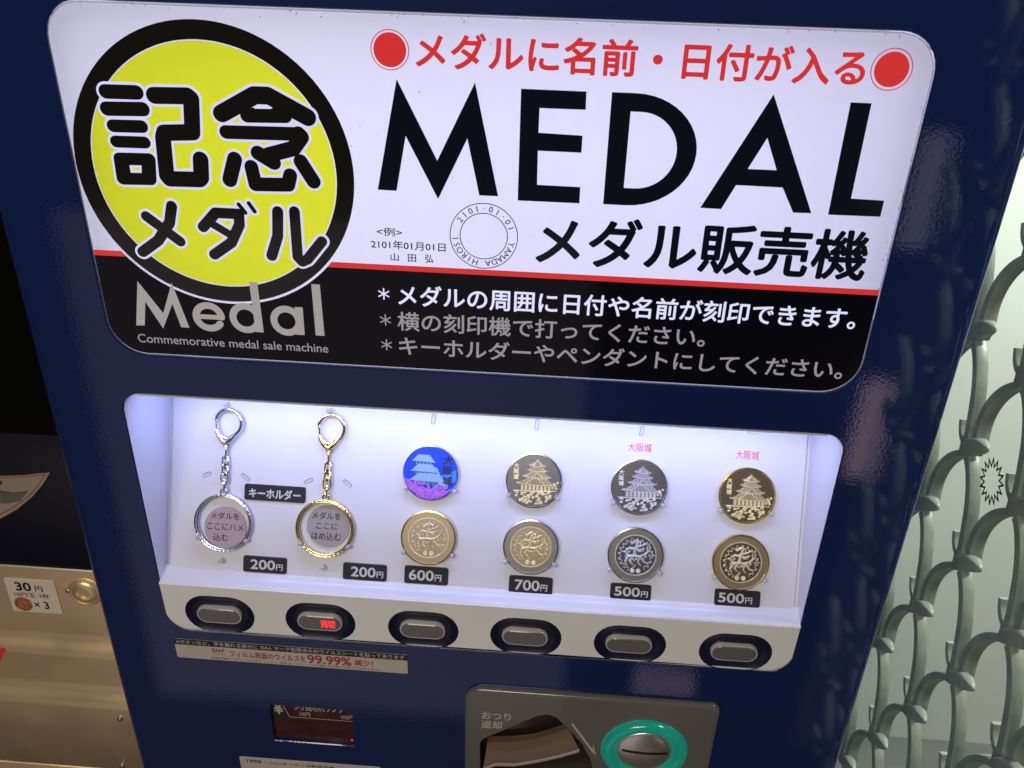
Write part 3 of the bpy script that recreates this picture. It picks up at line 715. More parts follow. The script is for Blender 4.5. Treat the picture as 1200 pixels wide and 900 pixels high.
# ---- coin unit
uc = [(-0.05011, 0.95396), (-0.02568, 1.00667), (0.11713, 1.00529), (0.13136, 0.96478)]
ux0, uz1, ux1 = uc[0][0], (uc[1][1] + uc[2][1]) / 2, uc[3][0] + 0.0004
uo = rrect(ux0, uz1 - 0.10, ux1, uz1, (0.004, 0.004, 0.0065, 0.013), 8)
cav = [(-0.03831, 0.91719), (-0.03868, 0.95057), (-0.03669, 0.95497), (0.00283, 0.98372), (0.01017, 0.98627), (0.01649, 0.98384), (0.02714, 0.97154), (0.03678, 0.95798), (0.04428, 0.94106), (0.05083, 0.91285), (-0.03791, 0.89236)]
cav = list(reversed(cav))
b = MB(); HU = 0.0042
b.loft([(uo, 0.0), (uo, 0.0022), (inset(uo, 0.0007), 0.0034), (inset(uo, 0.0018), 0.0040), (inset(uo, 0.0030), HU)], 0)
b.poly(inset(uo, 0.0030), [cav], HU, 0)
ci = inset(cav, 0.0007)
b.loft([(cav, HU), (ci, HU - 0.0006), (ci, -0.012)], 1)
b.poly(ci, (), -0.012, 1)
unit = b.build('coin_unit', ['unit', 'unit_dark'], vm, angle=50)
b = MB()
tz = [(-0.02831, 0.98398), (-0.02817, 0.97659), (-0.03003, 0.97504), (-0.02988, 0.96700)]
b.text("おつり", ((-0.03744, 0.97990))[0], ((-0.01634, 0.97946))[0], tz[1][1], tz[0][1], HU + .0001, 0, bold=.00020)
b.text("返却", ((-0.03752, 0.97090))[0], ((-0.02270, 0.97068))[0], tz[3][1], tz[2][1], HU + .0001, 0, bold=.00020)
b.build('unit_lettering', ['ink_cream'], unit)
b = MB()
a0, a1 = (0.02828, 0.97841), (0.04589, 0.94970)
b.stroke([a0, a1], 0.0017, HU + .0001, 0, caps=False)
b.poly([(0.04801, 0.94667), (0.04214, 0.95348), (0.04503, 0.95287), (0.04478, 0.95886)], (), HU + .00015, 0)
b.build('arrow_mark', ['ink_cream'], unit)
# return lever: a curved paddle in the cavity
b = MB()
top = [(-0.03358, 0.94185), (-0.02909, 0.94376), (-0.01495, 0.94533), (0.00094, 0.94991), (0.01341, 0.95640), (0.02688, 0.96478)]
bot = [(-0.03598, 0.92132), (-0.02698, 0.92767), (-0.01214, 0.92889), (0.00501, 0.93516), (0.02065, 0.94215), (0.03539, 0.95037)]
lo = [(-0.03584, 0.88752), (-0.02706, 0.91849), (-0.01208, 0.92022), (0.00531, 0.92513), (0.02097, 0.93509), (0.03580, 0.94388)]
rows = [([p for p in top], -0.0085), ([p for p in top], -0.003)]
for t in (0.25, 0.5, 0.75, 0.93, 1.0):
    rows.append(([(a[0] * (1 - t) + c[0] * t, a[1] * (1 - t) + c[1] * t) for a, c in zip(top, bot)], -0.003 + 0.006 * math.sin(t * PI / 2)))
rows2 = [(bot, 0.003), ([(x, z - 0.0004) for x, z in bot], 0.0033), ([(x, z - 0.0040) for x, z in bot], 0.0024), ([(x, z - 0.0048) for x, z in bot], -0.006)]
b.loft(rows, 0, None, open_=True); b.loft(rows2, 1, None, open_=True)
b.build('return_lever', ['lever', 'lever_edge'], unit, angle=40)
# green ring, steel dome with slot
gl, gr, gt = (0.05167, 0.95685), (0.11304, 0.95999), (0.08159, 0.98706)
gcx = (gl[0] + gr[0]) / 2; GR = (gr[0] - gl[0]) / 2; gcz = gt[1] - GR
b = MB()
prof = [(1.03, HU + .0001), (1.03, HU + 0.0005), (1.0, HU + 0.0008), (0.99, HU + 0.0035), (0.93, HU + 0.0052), (0.84, HU + 0.0056), (0.76, HU + 0.0048), (0.70, HU + 0.0030), (0.67, HU + 0.0010)]
b.loft([(circle((gcx, gcz), GR * r, 64), h) for r, h in prof], 0)
b.build('green_ring', ['green'], unit, angle=60)
b = MB()
DR = GR * .675
loops = []
for k in range(0, 9):
    t = k / 9 * PI / 2
    loops.append((circle((gcx, gcz), DR * math.cos(t), 48), HU + 0.0012 + 0.0038 * math.sin(t)))
b.loft(loops, 0, 0)
dome = b.build('steel_dome', ['dome'], unit, angle=60)
b = MB()
n = 14; sw = DR * .80
for i in range(n):
    for (aa, bb_) in ((i, i + 1),):
        P_ = []
        for j, zz in ((aa, -1), (bb_, -1), (bb_, 1), (aa, 1)):
            x = -sw + 2 * sw * j / n; z = zz * 0.0009 + 0.0025
            rr = min(1, math.hypot(x, z) / DR); h = HU + 0.0012 + 0.0038 * math.sqrt(max(0, 1 - rr * rr)) + 0.0003
            P_.append(b.vert(gcx + x, gcz + z, h))
        b.face(P_, 0)
b.build('coin_slot', ['ink'], unit)

# ------------------------------------------------------------------ medals (things of their own, resting on the display pins)
MR = 0.0190
def medal_root(name, uv, label, group, lift=0.0030, extra=0):
    o = PAN(uv[0], uv[1], lift)
    mw = Matrix.Translation(o) @ Matrix.Rotation(-TILT, 4, 'X')
    return empty(name, mw, label, 'medal', group)
def disc_part(root, m_edge, m_field, rim=0.93, R_=MR, name='disc', m_inner=None, r_in=.66):
    b = MB(LOC)
    pr = [(0.985, -0.0014), (1.0, -0.0010), (1.0, 0.0010), (0.985, 0.0014), (rim + .02, 0.0015), (rim, 0.0010)]
    b.loft([(circle((0, 0), R_ * r, 72), h) for r, h in pr], 0)
    b.loft([(circle((0, 0), R_ * rim, 72), 0.0010), (circle((0, 0), R_ * (r_in if m_inner else .5), 72), 0.0010)], 1)
    if m_inner: b.disc((0, 0), R_ * r_in, 0.0010, 2, 72)
    else: b.disc((0, 0), R_ * .5, 0.0010, 1, 72)
    b.disc((0, 0), R_ * .985, -0.0014, 0, 72)
    return b.build(name, [m_edge, m_field] + ([m_inner] if m_inner else []), root, local=True, angle=30)
def U(L): return [(x * MR, z * MR) for x, z in L]
def clipc(L, r=.91):
    out = []
    for x, z in L:
        d = math.hypot(x, z); out.append((x * r / d, z * r / d) if d > r else (x, z))
    return out
def roof(b, cx, ze, we, wt, hh, h0, h1, mi=0):
    mi_b = 1
    pts = [(cx - we, ze + .035), (cx - we * .86, ze - .02), (cx + we * .86, ze - .03), (cx + we, ze + .02),
           (cx + we * .80, ze + .06), (cx + wt * 1.25, ze + hh * .62), (cx + wt, ze + hh), (cx - wt, ze + hh), (cx - wt * 1.25, ze + hh * .62), (cx - we * .80, ze + .07)]
    b.prism(U(clipc(pts)), h0, h1, mi_b, 0.00012)
    for k in range(-4, 5):    # tile ribs
        x0_, x1_ = cx + k * wt * .24, cx + k * we * .19
        b.tube([(x0_ * MR, (ze + hh) * MR, h1 - .00005), (x1_ * MR, (ze + .02) * MR, h1)], .00012, mi, n=4)
    b.tube([((cx - we) * MR, (ze + .035) * MR, h1), (cx * MR, (ze - .02) * MR, h1), ((cx + we) * MR, (ze + .02) * MR, h1)], .00022, mi, n=5)
def gable(b, cx, zb, w, hh, h0, h1, mi=0):
    b.tube([((cx - w) * MR, zb * MR, h1), (cx * MR, (zb + hh) * MR, h1 + .0001), ((cx + w) * MR, zb * MR, h1)], .00026, mi, n=5)
    b.prism(U([(cx - w * .6, zb + .01), (cx + w * .6, zb + .01), (cx, zb + hh * .7)]), h0, h1 - .0002, 1, .00005)
def wallb(b, x0, x1, z0, z1, h0, h1, mi=0, n=5):
    b.prism(U(clipc([(x0, z0), (x1, z0), (x1, z1), (x0, z1)])), h0, h1, 1, .00008)
    for k in range(n):
        x = x0 + (x1 - x0) * (k + .5) / n; w = (x1 - x0) / n * .22
        b.prism(U(clipc([(x - w, z0 + .02), (x + w, z0 + .02), (x + w, z1 - .02), (x - w, z1 - .02)])), h1 - .00002, h1 + .00015, mi)
def castle(root, m_, kana_side=-1):
    b = MB(LOC); f = 0.0010
    rnd = random.Random(3)
    cx = .10
    # stone base
    b.tube([(-.72 * MR, -.39 * MR, f + .0004), (-.1 * MR, -.385 * MR, f + .0004), (.80 * MR, -.34 * MR, f + .0004)], .0003, 0, n=5)
    for k in range(64):
        x = rnd.uniform(-.62, .72); z = rnd.uniform(-.82, -.40)
        if math.hypot(x, z) > .86: continue
        s_ = rnd.uniform(.022, .042); w = s_ * 1.4
        b.prism(U([(x - w, z - s_), (x + w, z - s_ * .8), (x + w * .9, z + s_), (x - w * .8, z + s_ * .9)]), f + .0002, f + .0005 + rnd.random() * .0002, 0, .0001)
    wallb(b, -.47, .62, -.36, -.14, f, f + .0004, 0, 8)
    roof(b, cx, -.14, .70, .36, .20, f + .0002, f + .0008); gable(b, cx - .05, -.12, .34, .26, f, f + .0011)
    wallb(b, cx - .34, cx + .38, .04, .14, f, f + .0005, 0, 6)
    roof(b, cx, .12, .50, .26, .16, f + .0002, f + .0008); gable(b, cx + .02, .13, .18, .16, f, f + .0011)
    wallb(b, cx - .22, cx + .26, .28, .35, f, f + .0005, 0, 5)
    roof(b, cx, .34, .36, .20, .12, f + .0002, f + .0008)
    wallb(b, cx - .15, cx + .18, .46, .53, f, f + .0005, 0, 4)
    roof(b, cx, .52, .29, .10, .14, f + .0002, f + .0008); gable(b, cx, .54, .14, .20, f, f + .0012)
    # tree on the right, small arched ornament below
    for k in range(9):
        x = .74 + rnd.uniform(-.09, .09); z = -.13 + rnd.uniform(-.12, .12)
        b.prism(U(clipc(circle((x, z), .045, 6))), f, f + .0006, 0, .0002)
    for k in range(5):
        a = k / 4 * PI; b.tube([(MR * (.10 + .16 * math.cos(a)) , MR * (-.46 + .10 * math.sin(a)), f + .0006), (MR * (.10 + .07 * math.cos(a)), MR * (-.46 + .04 * math.sin(a)), f + .0006)], .0003, 0, n=5)
    for i, ch in enumerate("大阪城"):
        zz = .50 - i * .20
        b.text(ch, -.72 * MR, -.55 * MR, (zz - .085) * MR, (zz + .085) * MR, f + .0002, 0, bold=.00010)
    b.build('castle_relief', [m_, m_.split('_')[0] + '_shade'], root, local=True, angle=20)
def rider(root, m_):
    b = MB(LOC); f = 0.0010; rnd = random.Random(11)
    n = 64
    b.loft([(circle((0, 0), MR * .735, n), f), (circle((0, 0), MR * .73, n), f + .0003), (circle((0, 0), MR * .705, n), f + .0003), (circle((0, 0), MR * .70, n), f)], 0)
    for k in range(20):
        a = 2 * PI * k / 20 + .1
        rr = .60
        if -2.05 < math.atan2(math.sin(a), math.cos(a)) < -1.1: continue
        c = (rr * math.cos(a), rr * math.sin(a)); P_ = []
        for j in range(7):
            t = -PI * .55 + PI * 1.1 * j / 6
            lx, ly = .085 * math.cos(t), .075 * math.sin(t)
            P_.append((MR * (c[0] - lx * math.cos(a) - ly * math.sin(a)), MR * (c[1] - lx * math.sin(a) + ly * math.cos(a)), f + .0001))
        b.tube(P_, .00022, 0, n=5)
    body = [  # mounted figure: horse body, neck, head, legs, rider, sash
        [(-.30, -.06), (-.10, -.02), (.12, -.04), (.26, .02)], [(-.28, -.06), (-.38, .12), (-.46, .10)], [(-.26, -.10), (-.36, -.24), (-.28, -.38)],
        [(-.16, -.10), (-.18, -.26), (-.08, -.34)], [(.20, -.06), (.30, -.22), (.42, -.26)], [(.12, -.08), (.10, -.26), (.20, -.36)], [(.28, .02), (.42, .14), (.38, .30)],
        [(-.04, .02), (-.04, .24), (.02, .36)], [(-.04, .22), (-.22, .26), (-.32, .18)], [(.0, .22), (.16, .18), (.28, .26)], [(.02, .36), (.06, .50), (-.04, .50)], [(-.18, .40), (.0, .54), (.16, .44)], [(.04, .30), (.22, .36), (.34, .44)], [(.0, .05), (-.14, -.12), (-.02, -.20)]]
    for k, L in enumerate(body):
        L2 = []
        for i in range(len(L) - 1):
            for t in (0, .33, .66): L2.append((L[i][0] + (L[i + 1][0] - L[i][0]) * t, L[i][1] + (L[i + 1][1] - L[i][1]) * t))
        L2.append(L[-1])
        rr = [(.062 if k in (0, 7) else .040) * MR * (1 - .45 * i / len(L2)) for i in range(len(L2))]
        b.tube([(x * MR, z * MR, f + .0002 + .0001 * (k % 3)) for x, z in L2], rr, 0, n=8, flat=.8)
    for k in range(36):
        x, z = rnd.gauss(0, .19), rnd.gauss(.06, .20); a = rnd.uniform(0, PI); l = rnd.uniform(.03, .08)
        b.tube([((x - l * math.cos(a)) * MR, (z - l * math.sin(a)) * MR, f + .0005), ((x) * MR, (z) * MR, f + .0009), ((x + l * math.cos(a + .5)) * MR, (z + l * math.sin(a + .5)) * MR, f + .0005)], .00022, 0, n=5)
    for k in (-1, 1):
        b.prism(U(circle((k * .11 + .02, -.56), .085, 10)), f, f + .0004, 0, .0002)
        b.tube([(MR * (k * .11 - .03), MR * -.56, f + .0005), (MR * (k * .11 + .07), MR * -.55, f + .0005)], .0002, 0, n=4)
    b.build('rider_relief', [m_], root, local=True, angle=20)

GM = 'souvenir medals shown on the display panel'
m1 = medal_root('medal', (-0.07838, 0.07813), 'colour printed medal with blue sky, castle and pink blossoms, above the 600 yen label', GM)
disc_part(m1, 'silver', 'sky_ink', .95)
b = MB(LOC); f = .00104
b.poly(U(clipc([(.05, -.6), (.95, -.25), (.95, .2), (.55, .0), (.2, -.1)], .94)), (), f, 0)
b.build('printed_glow', ['sky_ink2'], m1, local=True)
b = MB(LOC)
for (cx_, ze, we, wt, hh, tl_) in ((-.26, .44, .40, .20, .22, 0), (-.20, .08, .50, .26, .24, .02), (-.08, -.26, .66, .34, .26, -.02)):
    b.poly(U([(cx_ - we, ze), (cx_ + we, ze - .03), (cx_ + wt, ze + hh), (cx_ - wt, ze + hh)]), (), f + .00006, 0)
    b.poly(U([(cx_ - we * .75, ze - .14), (cx_ + we * .75, ze - .16), (cx_ + we * .75, ze - .03), (cx_ - we * .75, ze)]), (), f + .00005, 1)
    b.stroke(U([(cx_ - we, ze), (cx_ + we, ze - .03)]), .0006, f + .00012, 0)
    for k in range(5): b.stroke(U([(cx_ - we * .6 + k * we * .3, ze - .12), (cx_ - we * .6 + k * we * .3, ze - .06)]), .0005, f + .00016, 0, caps=False)
b.stroke(U([(.20, .20), (.34, -.10), (.60, -.42)]), .0012, f + .0002, 0)
b.poly(U([(.15, -.48), (.66, -.50), (.38, -.22)]), (), f + .00022, 0)
b.build('printed_castle', ['castle_ink', 'castle_dark'], m1, local=True)
b = MB(LOC); rnd = random.Random(5)
b.poly(U(clipc([(-.94, -.20), (-.8, -.6), (-.4, -.9), (0, -.95), (.4, -.9), (.8, -.6), (.78, -.50), (.5, -.62), (.1, -.55), (-.3, -.50), (-.6, -.36)], .94)), (), f + .00024, 0)
for k in range(70):
    x = rnd.uniform(-.85, .8); z = -.48 - .12 * x + rnd.uniform(-.36, .10)
    if math.hypot(x, z) < .88: b.poly(U(circle((x, z), rnd.uniform(.03, .07), 7)), (), f + .00026 + k * 2e-6, 0)
b.build('printed_blossom', ['blossom'], m1, local=True)
b = MB(LOC)
for i, ch in enumerate("大阪城"):
    zz = .52 - i * .37
    b.text(ch, .44 * MR, .78 * MR, (zz - .15) * MR, (zz + .15) * MR, f + .0004, 0, bold=.00014)
b.build('printed_kanji', ['ink'], m1, local=True)

m2 = medal_root('medal', (-0.00873, 0.07763), 'two-tone medal with a gold castle on a dark silver field, above the 700 yen label', GM)
disc_part(m2, 'silver', 'silver_field'); castle(m2, 'gold_relief')
m3 = medal_root('medal', (0.06151, 0.07756), 'all-silver castle medal under red kanji, fifth column of the display', GM)
disc_part(m3, 'silver', 'silver_field'); castle(m3, 'silver_relief')
m4 = medal_root('medal', (0.13288, 0.07636), 'all-gold castle medal under red kanji, rightmost column of the display', GM)
disc_part(m4, 'gold', 'gold_field'); castle(m4, 'gold_relief')
m5 = medal_root('medal', (-0.07786, 0.03395), 'brass coloured rider medal directly below the colour printed medal', GM)
disc_part(m5, 'gold', 'gold_satin', m_inner='gold_satin', r_in=.70); rider(m5, 'gold_pale')
m6 = medal_root('medal', (-0.00829, 0.03229), 'two-tone rider medal with grey rim and gold centre, above the 700 yen label', GM)
disc_part(m6, 'silver', 'silver_satin', m_inner='gold_satin', r_in=.70); rider(m6, 'gold_relief')
m7 = medal_root('medal', (0.06212, 0.03141), 'dark silver rider medal below the all-silver castle medal', GM)
disc_part(m7, 'silver', 'silver_satin', m_inner='silver_field', r_in=.70); rider(m7, 'silver_relief')
m8 = medal_root('medal', (0.13196, 0.03112), 'gold rider medal below the all-gold castle medal at the right end', GM)
disc_part(m8, 'gold', 'gold_satin', m_inner='gold_field', r_in=.70); rider(m8, 'gold_pale')

pin_mesh = None
def pins(uv, dy=0.0):
    global pin_mesh
    for sgn in (-1, 1):
        a = math.radians(270 + sgn * 56)
        x, v = uv[0] + math.cos(a) * (MR + .0011), uv[1] + math.sin(a) * (MR + .0011)
        b = MB(PAN)
        c = (x, v)
        b.loft([(circle(c, .0016, 10), 0), (circle(c, .0013, 10), .004), (circle(c, .0015, 10), .0058), (circle(c, .0009, 10), .0064)], 0, 0)
        b.build('support_pin', ['clear'], panel)
for uv in ((-0.07838, 0.07813), (-0.00873, 0.07763), (0.06151, 0.07756), (0.13288, 0.07636), (-0.07786, 0.03395), (-0.00829, 0.03229), (0.06212, 0.03141), (0.13196, 0.03112), (-0.21956, 0.03495), (-0.14896, 0.03556)):
    pins(uv)
for uv in ((-0.22041, 0.00826), (-0.14971, 0.00826), (-0.21977, 0.11655), (-0.14884, 0.11664)):
    b = MB(PAN); b.loft([(circle(uv, .0016, 10), 0), (circle(uv, .0013, 10), .004), (circle(uv, .0016, 10), .0055), (circle(uv, .0008, 10), .0062)], 0, 0)
    b.build('support_pin', ['clear'], panel)

# ------------------------------------------------------------------ key rings (hang on the panel)
def keyring(ring_c, hook_c, cap_uv, metal, cardm, inkm, lines, label, tilt_chain=0.0):
    o = PAN(ring_c[0], ring_c[1], 0.0)
    mw = Matrix.Translation(o) @ Matrix.Rotation(-TILT, 4, 'X')
    k = empty('keyring', mw, label, 'key ring', 'key rings hanging at the left of the display panel')
    RR = 0.0203
    # twisted outer frame
    b = MB(LOC)
    P_ = []; rr = []
    for i in range(120):
        a = 2 * PI * i / 120; P_.append((RR * math.cos(a) * .965, RR * math.sin(a) * .965, .0042)); rr.append(.00075 + .00012 * math.sin(i * 2.1))
    b.tube(P_, rr, 0, closed=True, n=8)
    P2 = [(RR * .90 * math.cos(2 * PI * i / 72), RR * .90 * math.sin(2 * PI * i / 72), .0032) for i in range(72)]
    b.tube(P2, .00065, 0, closed=True, n=8)
    b.tube([(RR * .93 * math.cos(2 * PI * i / 72), RR * .93 * math.sin(2 * PI * i / 72), .0018) for i in range(72)], .0009, 0, closed=True, n=8)
    b.build('medal_frame', [metal], k, local=True, angle=60)
    # card disc with writing
    b = MB(LOC); c = (cap_uv[0] - ring_c[0], cap_uv[1] - ring_c[1]); r_ = .0147
    lim = RR * .86
    pts = []
    for x, z in circle(c, r_, 64):
        d = math.hypot(x, z); pts.append((x * lim / d, z * lim / d) if d > lim else (x, z))
    b.prism(pts, .0006, .0012, 0, .0001)
    for (t, fx0, fx1, fz0, fz1) in lines:
        b.text(t, c[0] + fx0 * r_, c[0] + fx1 * r_, c[1] + fz0 * r_, c[1] + fz1 * r_, .0013, 1, bold=.00006)
    b.build('insert_card', [cardm, inkm], k, local=True)
    # chain up to the hook
    hx, hz = hook_c[0] - ring_c[0], hook_c[1] - ring_c[1]
    top = RR + .0006; end = hz - .0128
    def oval(cx_, cz_, w, hh, h0, turn, r=.00072, ang=0.0):
        out = []
        for i in range(20):
            a = 2 * PI * i / 20; x, z = w * math.cos(a), hh * math.sin(a)
            xx = x * math.cos(ang) - z * math.sin(ang); zz = x * math.sin(ang) + z * math.cos(ang)
            if turn: out.append((cx_ + xx * .35, cz_ + zz, h0 + x * .9))
            else: out.append((cx_ + xx, cz_ + zz, h0))
        return out, r
    lean = math.atan2(hx, end - top)
    links = [(0.02, .0021, .0022, 0), (.16, .0024, .0046, 1), (.30, .0025, .0042, 0), (.84, .0013, .0042, 1), (.98, .0017, .0026, 0)]
    L_ = end - top
    for (t, w, hh, turn) in links:
        b = MB(LOC); P_, r = oval(hx * t, top + L_ * t, w, hh, .0040, turn)
        b.tube(P_, r, 0, closed=True, n=7); b.build('chain_link', [metal], k, local=True, angle=80)
    b = MB(LOC)    # swivel frame
    z0_, z1_ = top + L_ * .36, top + L_ * .72; cx_ = hx * .55
    for (za, zb2) in ((z0_, (z0_ + z1_) / 2 - .0003), ((z0_ + z1_) / 2 + .0003, z1_)):
        b.tube([(cx_ - .0019, za, .004), (cx_ - .0019, zb2, .004), (cx_ + .0019, zb2, .004), (cx_ + .0019, za, .004)], .0008, 0, closed=True, n=7)
    b.tube([(cx_, z0_ - .0006, .004), (cx_, z0_ + .0016, .004)], .0012, 0, n=10)
    b.tube([(cx_, (z0_ + z1_) / 2 - .002, .004), (cx_, (z0_ + z1_) / 2 + .002, .004)], .0012, 0, n=10)
    b.tube([(cx_, z1_ - .0014, .004), (cx_, z1_ + .0008, .004)], .0011, 0, n=10)
    b.build('swivel', [metal], k, local=True, angle=60)
    b = MB(LOC)    # snap hook: open teardrop
    P_ = []; rr = []
    for i in range(41):
        a = math.radians(165 - (165 + 55) * i / 40)
        P_.append((hx + .0012 + .0088 * math.cos(a), hz + .0012 + .0090 * math.sin(a), .0045)); rr.append(.0013)
    P_ += [(hx + .0040, hz - .0088, .0045), (hx + .0012, hz - .0118, .0045), (hx - .0006, hz - .0126, .0045), (hx - .0024, hz - .0116, .0045), (hx - .0050, hz - .0080, .0045), (hx - .0068, hz - .0040, .0045)]
    rr += [.0018, .0019, .0017, .0018, .0018, .0014]
    b.tube(P_, rr, 0, n=10)
    b.tube([(hx + .0046, hz - .0074, .0045), (hx + .0016, hz - .0096, .0045), (hx - .0018, hz - .0094, .0045), (hx - .0046, hz - .0072, .0045)], [.0012, .0012, .0012, .0012], 0, n=8)
    b.build('snap_hook', [metal], k, local=True, angle=60)
    b = MB(LOC)
    b.tube([(hx - .0062, hz - .0056, .0045), (hx - .0070, hz + .0010, .0047), (hx - .0078, hz + .0042, .0047)], [.0010, .0008, .0008], 0, n=8)
    b.tube([(hx - .0080, hz + .0036, .0045), (hx - .0088, hz + .0046, .0045)], .0009, 0, n=8)
    b.build('hook_gate', [metal], k, local=True, angle=60)
    return k
keyring((-0.21956, 0.03495), (-0.21868, 0.10323), (-0.21880, 0.03102), 'silver', 'disc_pink', 'ink_navy',
        [("メダルを", -.70, .66, .40, .72), ("ここにハメ", -.86, .86, -.12, .20), ("込む", -.56, .14, -.64, -.30)],
        'silver key ring with a twisted round frame and pinkish insert card, left of the two')
keyring((-0.14896, 0.03556), (-0.14800, 0.10369), (-0.14747, 0.03672), 'gold', 'disc_grey', 'ink_navy',
        [("メダルを", -.76, .58, .32, .66), ("ここに", -.55, .45, -.14, .14), ("はめ込む", -.76, .62, -.66, -.30)],
        'gold key ring with a round frame and grey insert card, right of the keyring label')

# ------------------------------------------------------------------ stamping machine at the left
SY = 0.020
st = empty('stamping_machine', Matrix.Translation((-0.52, 0.3, 0)), 'brass toned steel stamping machine with a 30 yen plate, left of the navy machine', 'stamping machine')
FS = Frame((0, SY, 0), (1, 0, 0), (0, 0, 1), (0, -1, 0))
zt = ((-0.35791, 1.07012))[1]; zb1 = ((-0.36832, 0.99694))[1]; zb2 = ((-0.37872, 0.95141))[1]; zb3 = ((-0.38957, 0.87211))[1]
xa, xb = -0.80, -0.3110
def extr(name, prof, m_, parent=st, fr=FS, x0=xa, x1=xb, angle=50):
    b = MB(fr)
    ids = [(b.vert(x0, z, h), b.vert(x1, z, h)) for z, h in prof]
    for i in range(len(ids) - 1): b.face([ids[i + 1][0], ids[i + 1][1], ids[i][1], ids[i][0]], 0)
    return b.build(name, [m_], parent, angle=angle)
def step(z, dz, h0, h1, n=10): return [(z + dz / 2 - dz * k / n, h0 + (h1 - h0) * (.5 - .5 * math.cos(PI * k / n))) for k in range(n + 1)]
extr('steel_front', [(zt, -0.03), (zt, -0.002), (zt - .0006, -.0004), (zt - .0015, 0)] + step(zb1 + .001, .019, 0, .0065, 16) + step(zb2 + .001, .020, .0065, .0135, 16)
     + [(zb3 + .0012, .0135), (zb3 + .0004, .0128), (zb3, .010), (zb3, -.01)], 'steel')
extr('lower_steel_plate', [(zb3 - .0012, -.01), (zb3 - .0012, .0115), (zb3 - .002, .0126), (zb3 - .003, .0130), (zb3 - .25, .0130)], 'steel')
# trim bead over the steel
extr('top_trim', [(zt + .0012, -.004), (zt + .0012, .0006), (zt + .0004, .0012), (zt - .0002, .0006)], 'silver_satin')
# dark slope and black housing above
extr('dark_slope', [(zt + .074, -.060), (zt + .055, -.050), (zt + .0010, -.0020), (zt + .0005, 0)], 'dark_case')
extr('black_housing', [(1.75, -.078), (zt + .092, -.078), (zt + .090, -.068), (zt + .082, -.068), (zt + .0735, -.0605)], 'black_case')
# price plate
pc = [(-0.38961, 1.05806), (-0.35097, 1.05902), (-0.35309, 1.02718), (-0.38986, 1.02634)]
px0 = (pc[0][0] + pc[3][0]) / 2; px1 = (pc[1][0] + pc[2][0]) / 2; pz1 = (pc[0][1] + pc[1][1]) / 2; pz0 = (pc[2][1] + pc[3][1]) / 2
b = MB(FS); pw, ph = px1 - px0, pz1 - pz0
b.prism(rrect(px0, pz0, px1, pz1, .0018, 5), .0001, .0009, 0, .0002)
hp = .00095
b.text("30", px0 + pw * .20, px0 + pw * .50, pz0 + ph * .66, pz0 + ph * .90, hp, 1, bold=.00035)
b.text("円", px0 + pw * .58, px0 + pw * .73, pz0 + ph * .66, pz0 + ph * .82, hp, 1, bold=.0001)
b.text("10円玉", px0 + pw * .13, px0 + pw * .54, pz0 + ph * .47, pz0 + ph * .60, hp, 1, bold=.00005)
b.text("3枚", px0 + pw * .62, px0 + pw * .82, pz0 + ph * .47, pz0 + ph * .60, hp, 1, bold=.00005)
b.text("×", px0 + pw * .47, px0 + pw * .58, pz0 + ph * .19, pz0 + ph * .32, hp, 1, bold=.0001)
b.text("3", px0 + pw * .67, px0 + pw * .76, pz0 + ph * .14, pz0 + ph * .36, hp, 1, bold=.0002)
b.disc((px0 + pw * .25, pz0 + ph * .24), ph * .215, hp, 2, 32)
b.ring((px0 + pw * .25, pz0 + ph * .24), ph * .15, ph * .165, hp + .00003, 3, 32)
b.build('price_plate', ['plate_white', 'ink', 'copper', 'paper_red'], st)
kc = (-0.33060, 1.05031)
b = MB(FS)
b.loft([(circle(kc, .0120, 40), 0), (circle(kc, .0118, 40), .0016), (circle(kc, .0105, 40), .0022), (circle(kc, .0098, 40), .0018), (circle(kc, .0090, 40), .0026), (circle(kc, .0055, 40), .0034), (circle(kc, .0050, 40), .0020)], 0, 0)
b.build('round_lock', ['steel'], st, angle=50)
for px in ((-0.34310, 1.05002), (-0.32932, 0.87772), (-0.32023, 0.93392)):
    b = MB(FS); h0 = 0 if px[1] > zb1 else (.0135 if px[1] > zb3 else .0130)
    b.loft([(circle(px, .0022, 20), h0), (circle(px, .0020, 20), h0 + .0010), (circle(px, .0012, 20), h0 + .0016)], 0, 0)
    b.stroke([(px[0] - .0012, px[1] - .0005), (px[0] + .0012, px[1] + .0005)], .0004, h0 + .0017, 1, caps=False)
    b.build('screw', ['silver_satin', 'ink'], st, angle=40)
# red marks on the steel front
b = MB(FS)
b.poly([(xa, ((-0.40705, 0.99281))[1]), (xa, ((-0.41130, 0.97632))[1]), ((-0.41061, 0.97639)), ((-0.40090, 0.99340))], (), .0068, 0)
b.build('red_patch', ['ink_red'], st)

# leaflet lying on the dark slope
lf_a = math.atan2(.048, .054)
LF = Frame((0, 0.0645, zt + .047), (1, 0, 0), (0, math.sin(lf_a), math.cos(lf_a)), (0, -math.cos(lf_a), math.sin(lf_a)))
lroot = empty('leaflet', Matrix.Translation(LF(-0.37, 0, 0)), 'folded paper leaflet with a red border lying on the dark slope', 'leaflet')
pl_ = [(-0.42697, -0.00428), (-0.40171, -0.00113), (-0.38268, 0.00068), (-0.37335, 0.00252), (-0.36454, 0.00370), (-0.36857, -0.00567), (-0.37453, -0.01479), (-0.38414, -0.02472), (-0.39544, -0.03224), (-0.41895, -0.04236)]
pl_ = list(reversed(pl_))
b = MB(LF)
b.prism(pl_, .0002, .0030, 1, .0002, cap=0)
b.build('paper', ['paper', 'paper_edge'], lroot)
b = MB(LF)
b.stroke([(-0.42671, -0.00553), (-0.40143, -0.00250), (-0.38244, -0.00056), (-0.36804, 0.00172)], .0008, .0031, 0)
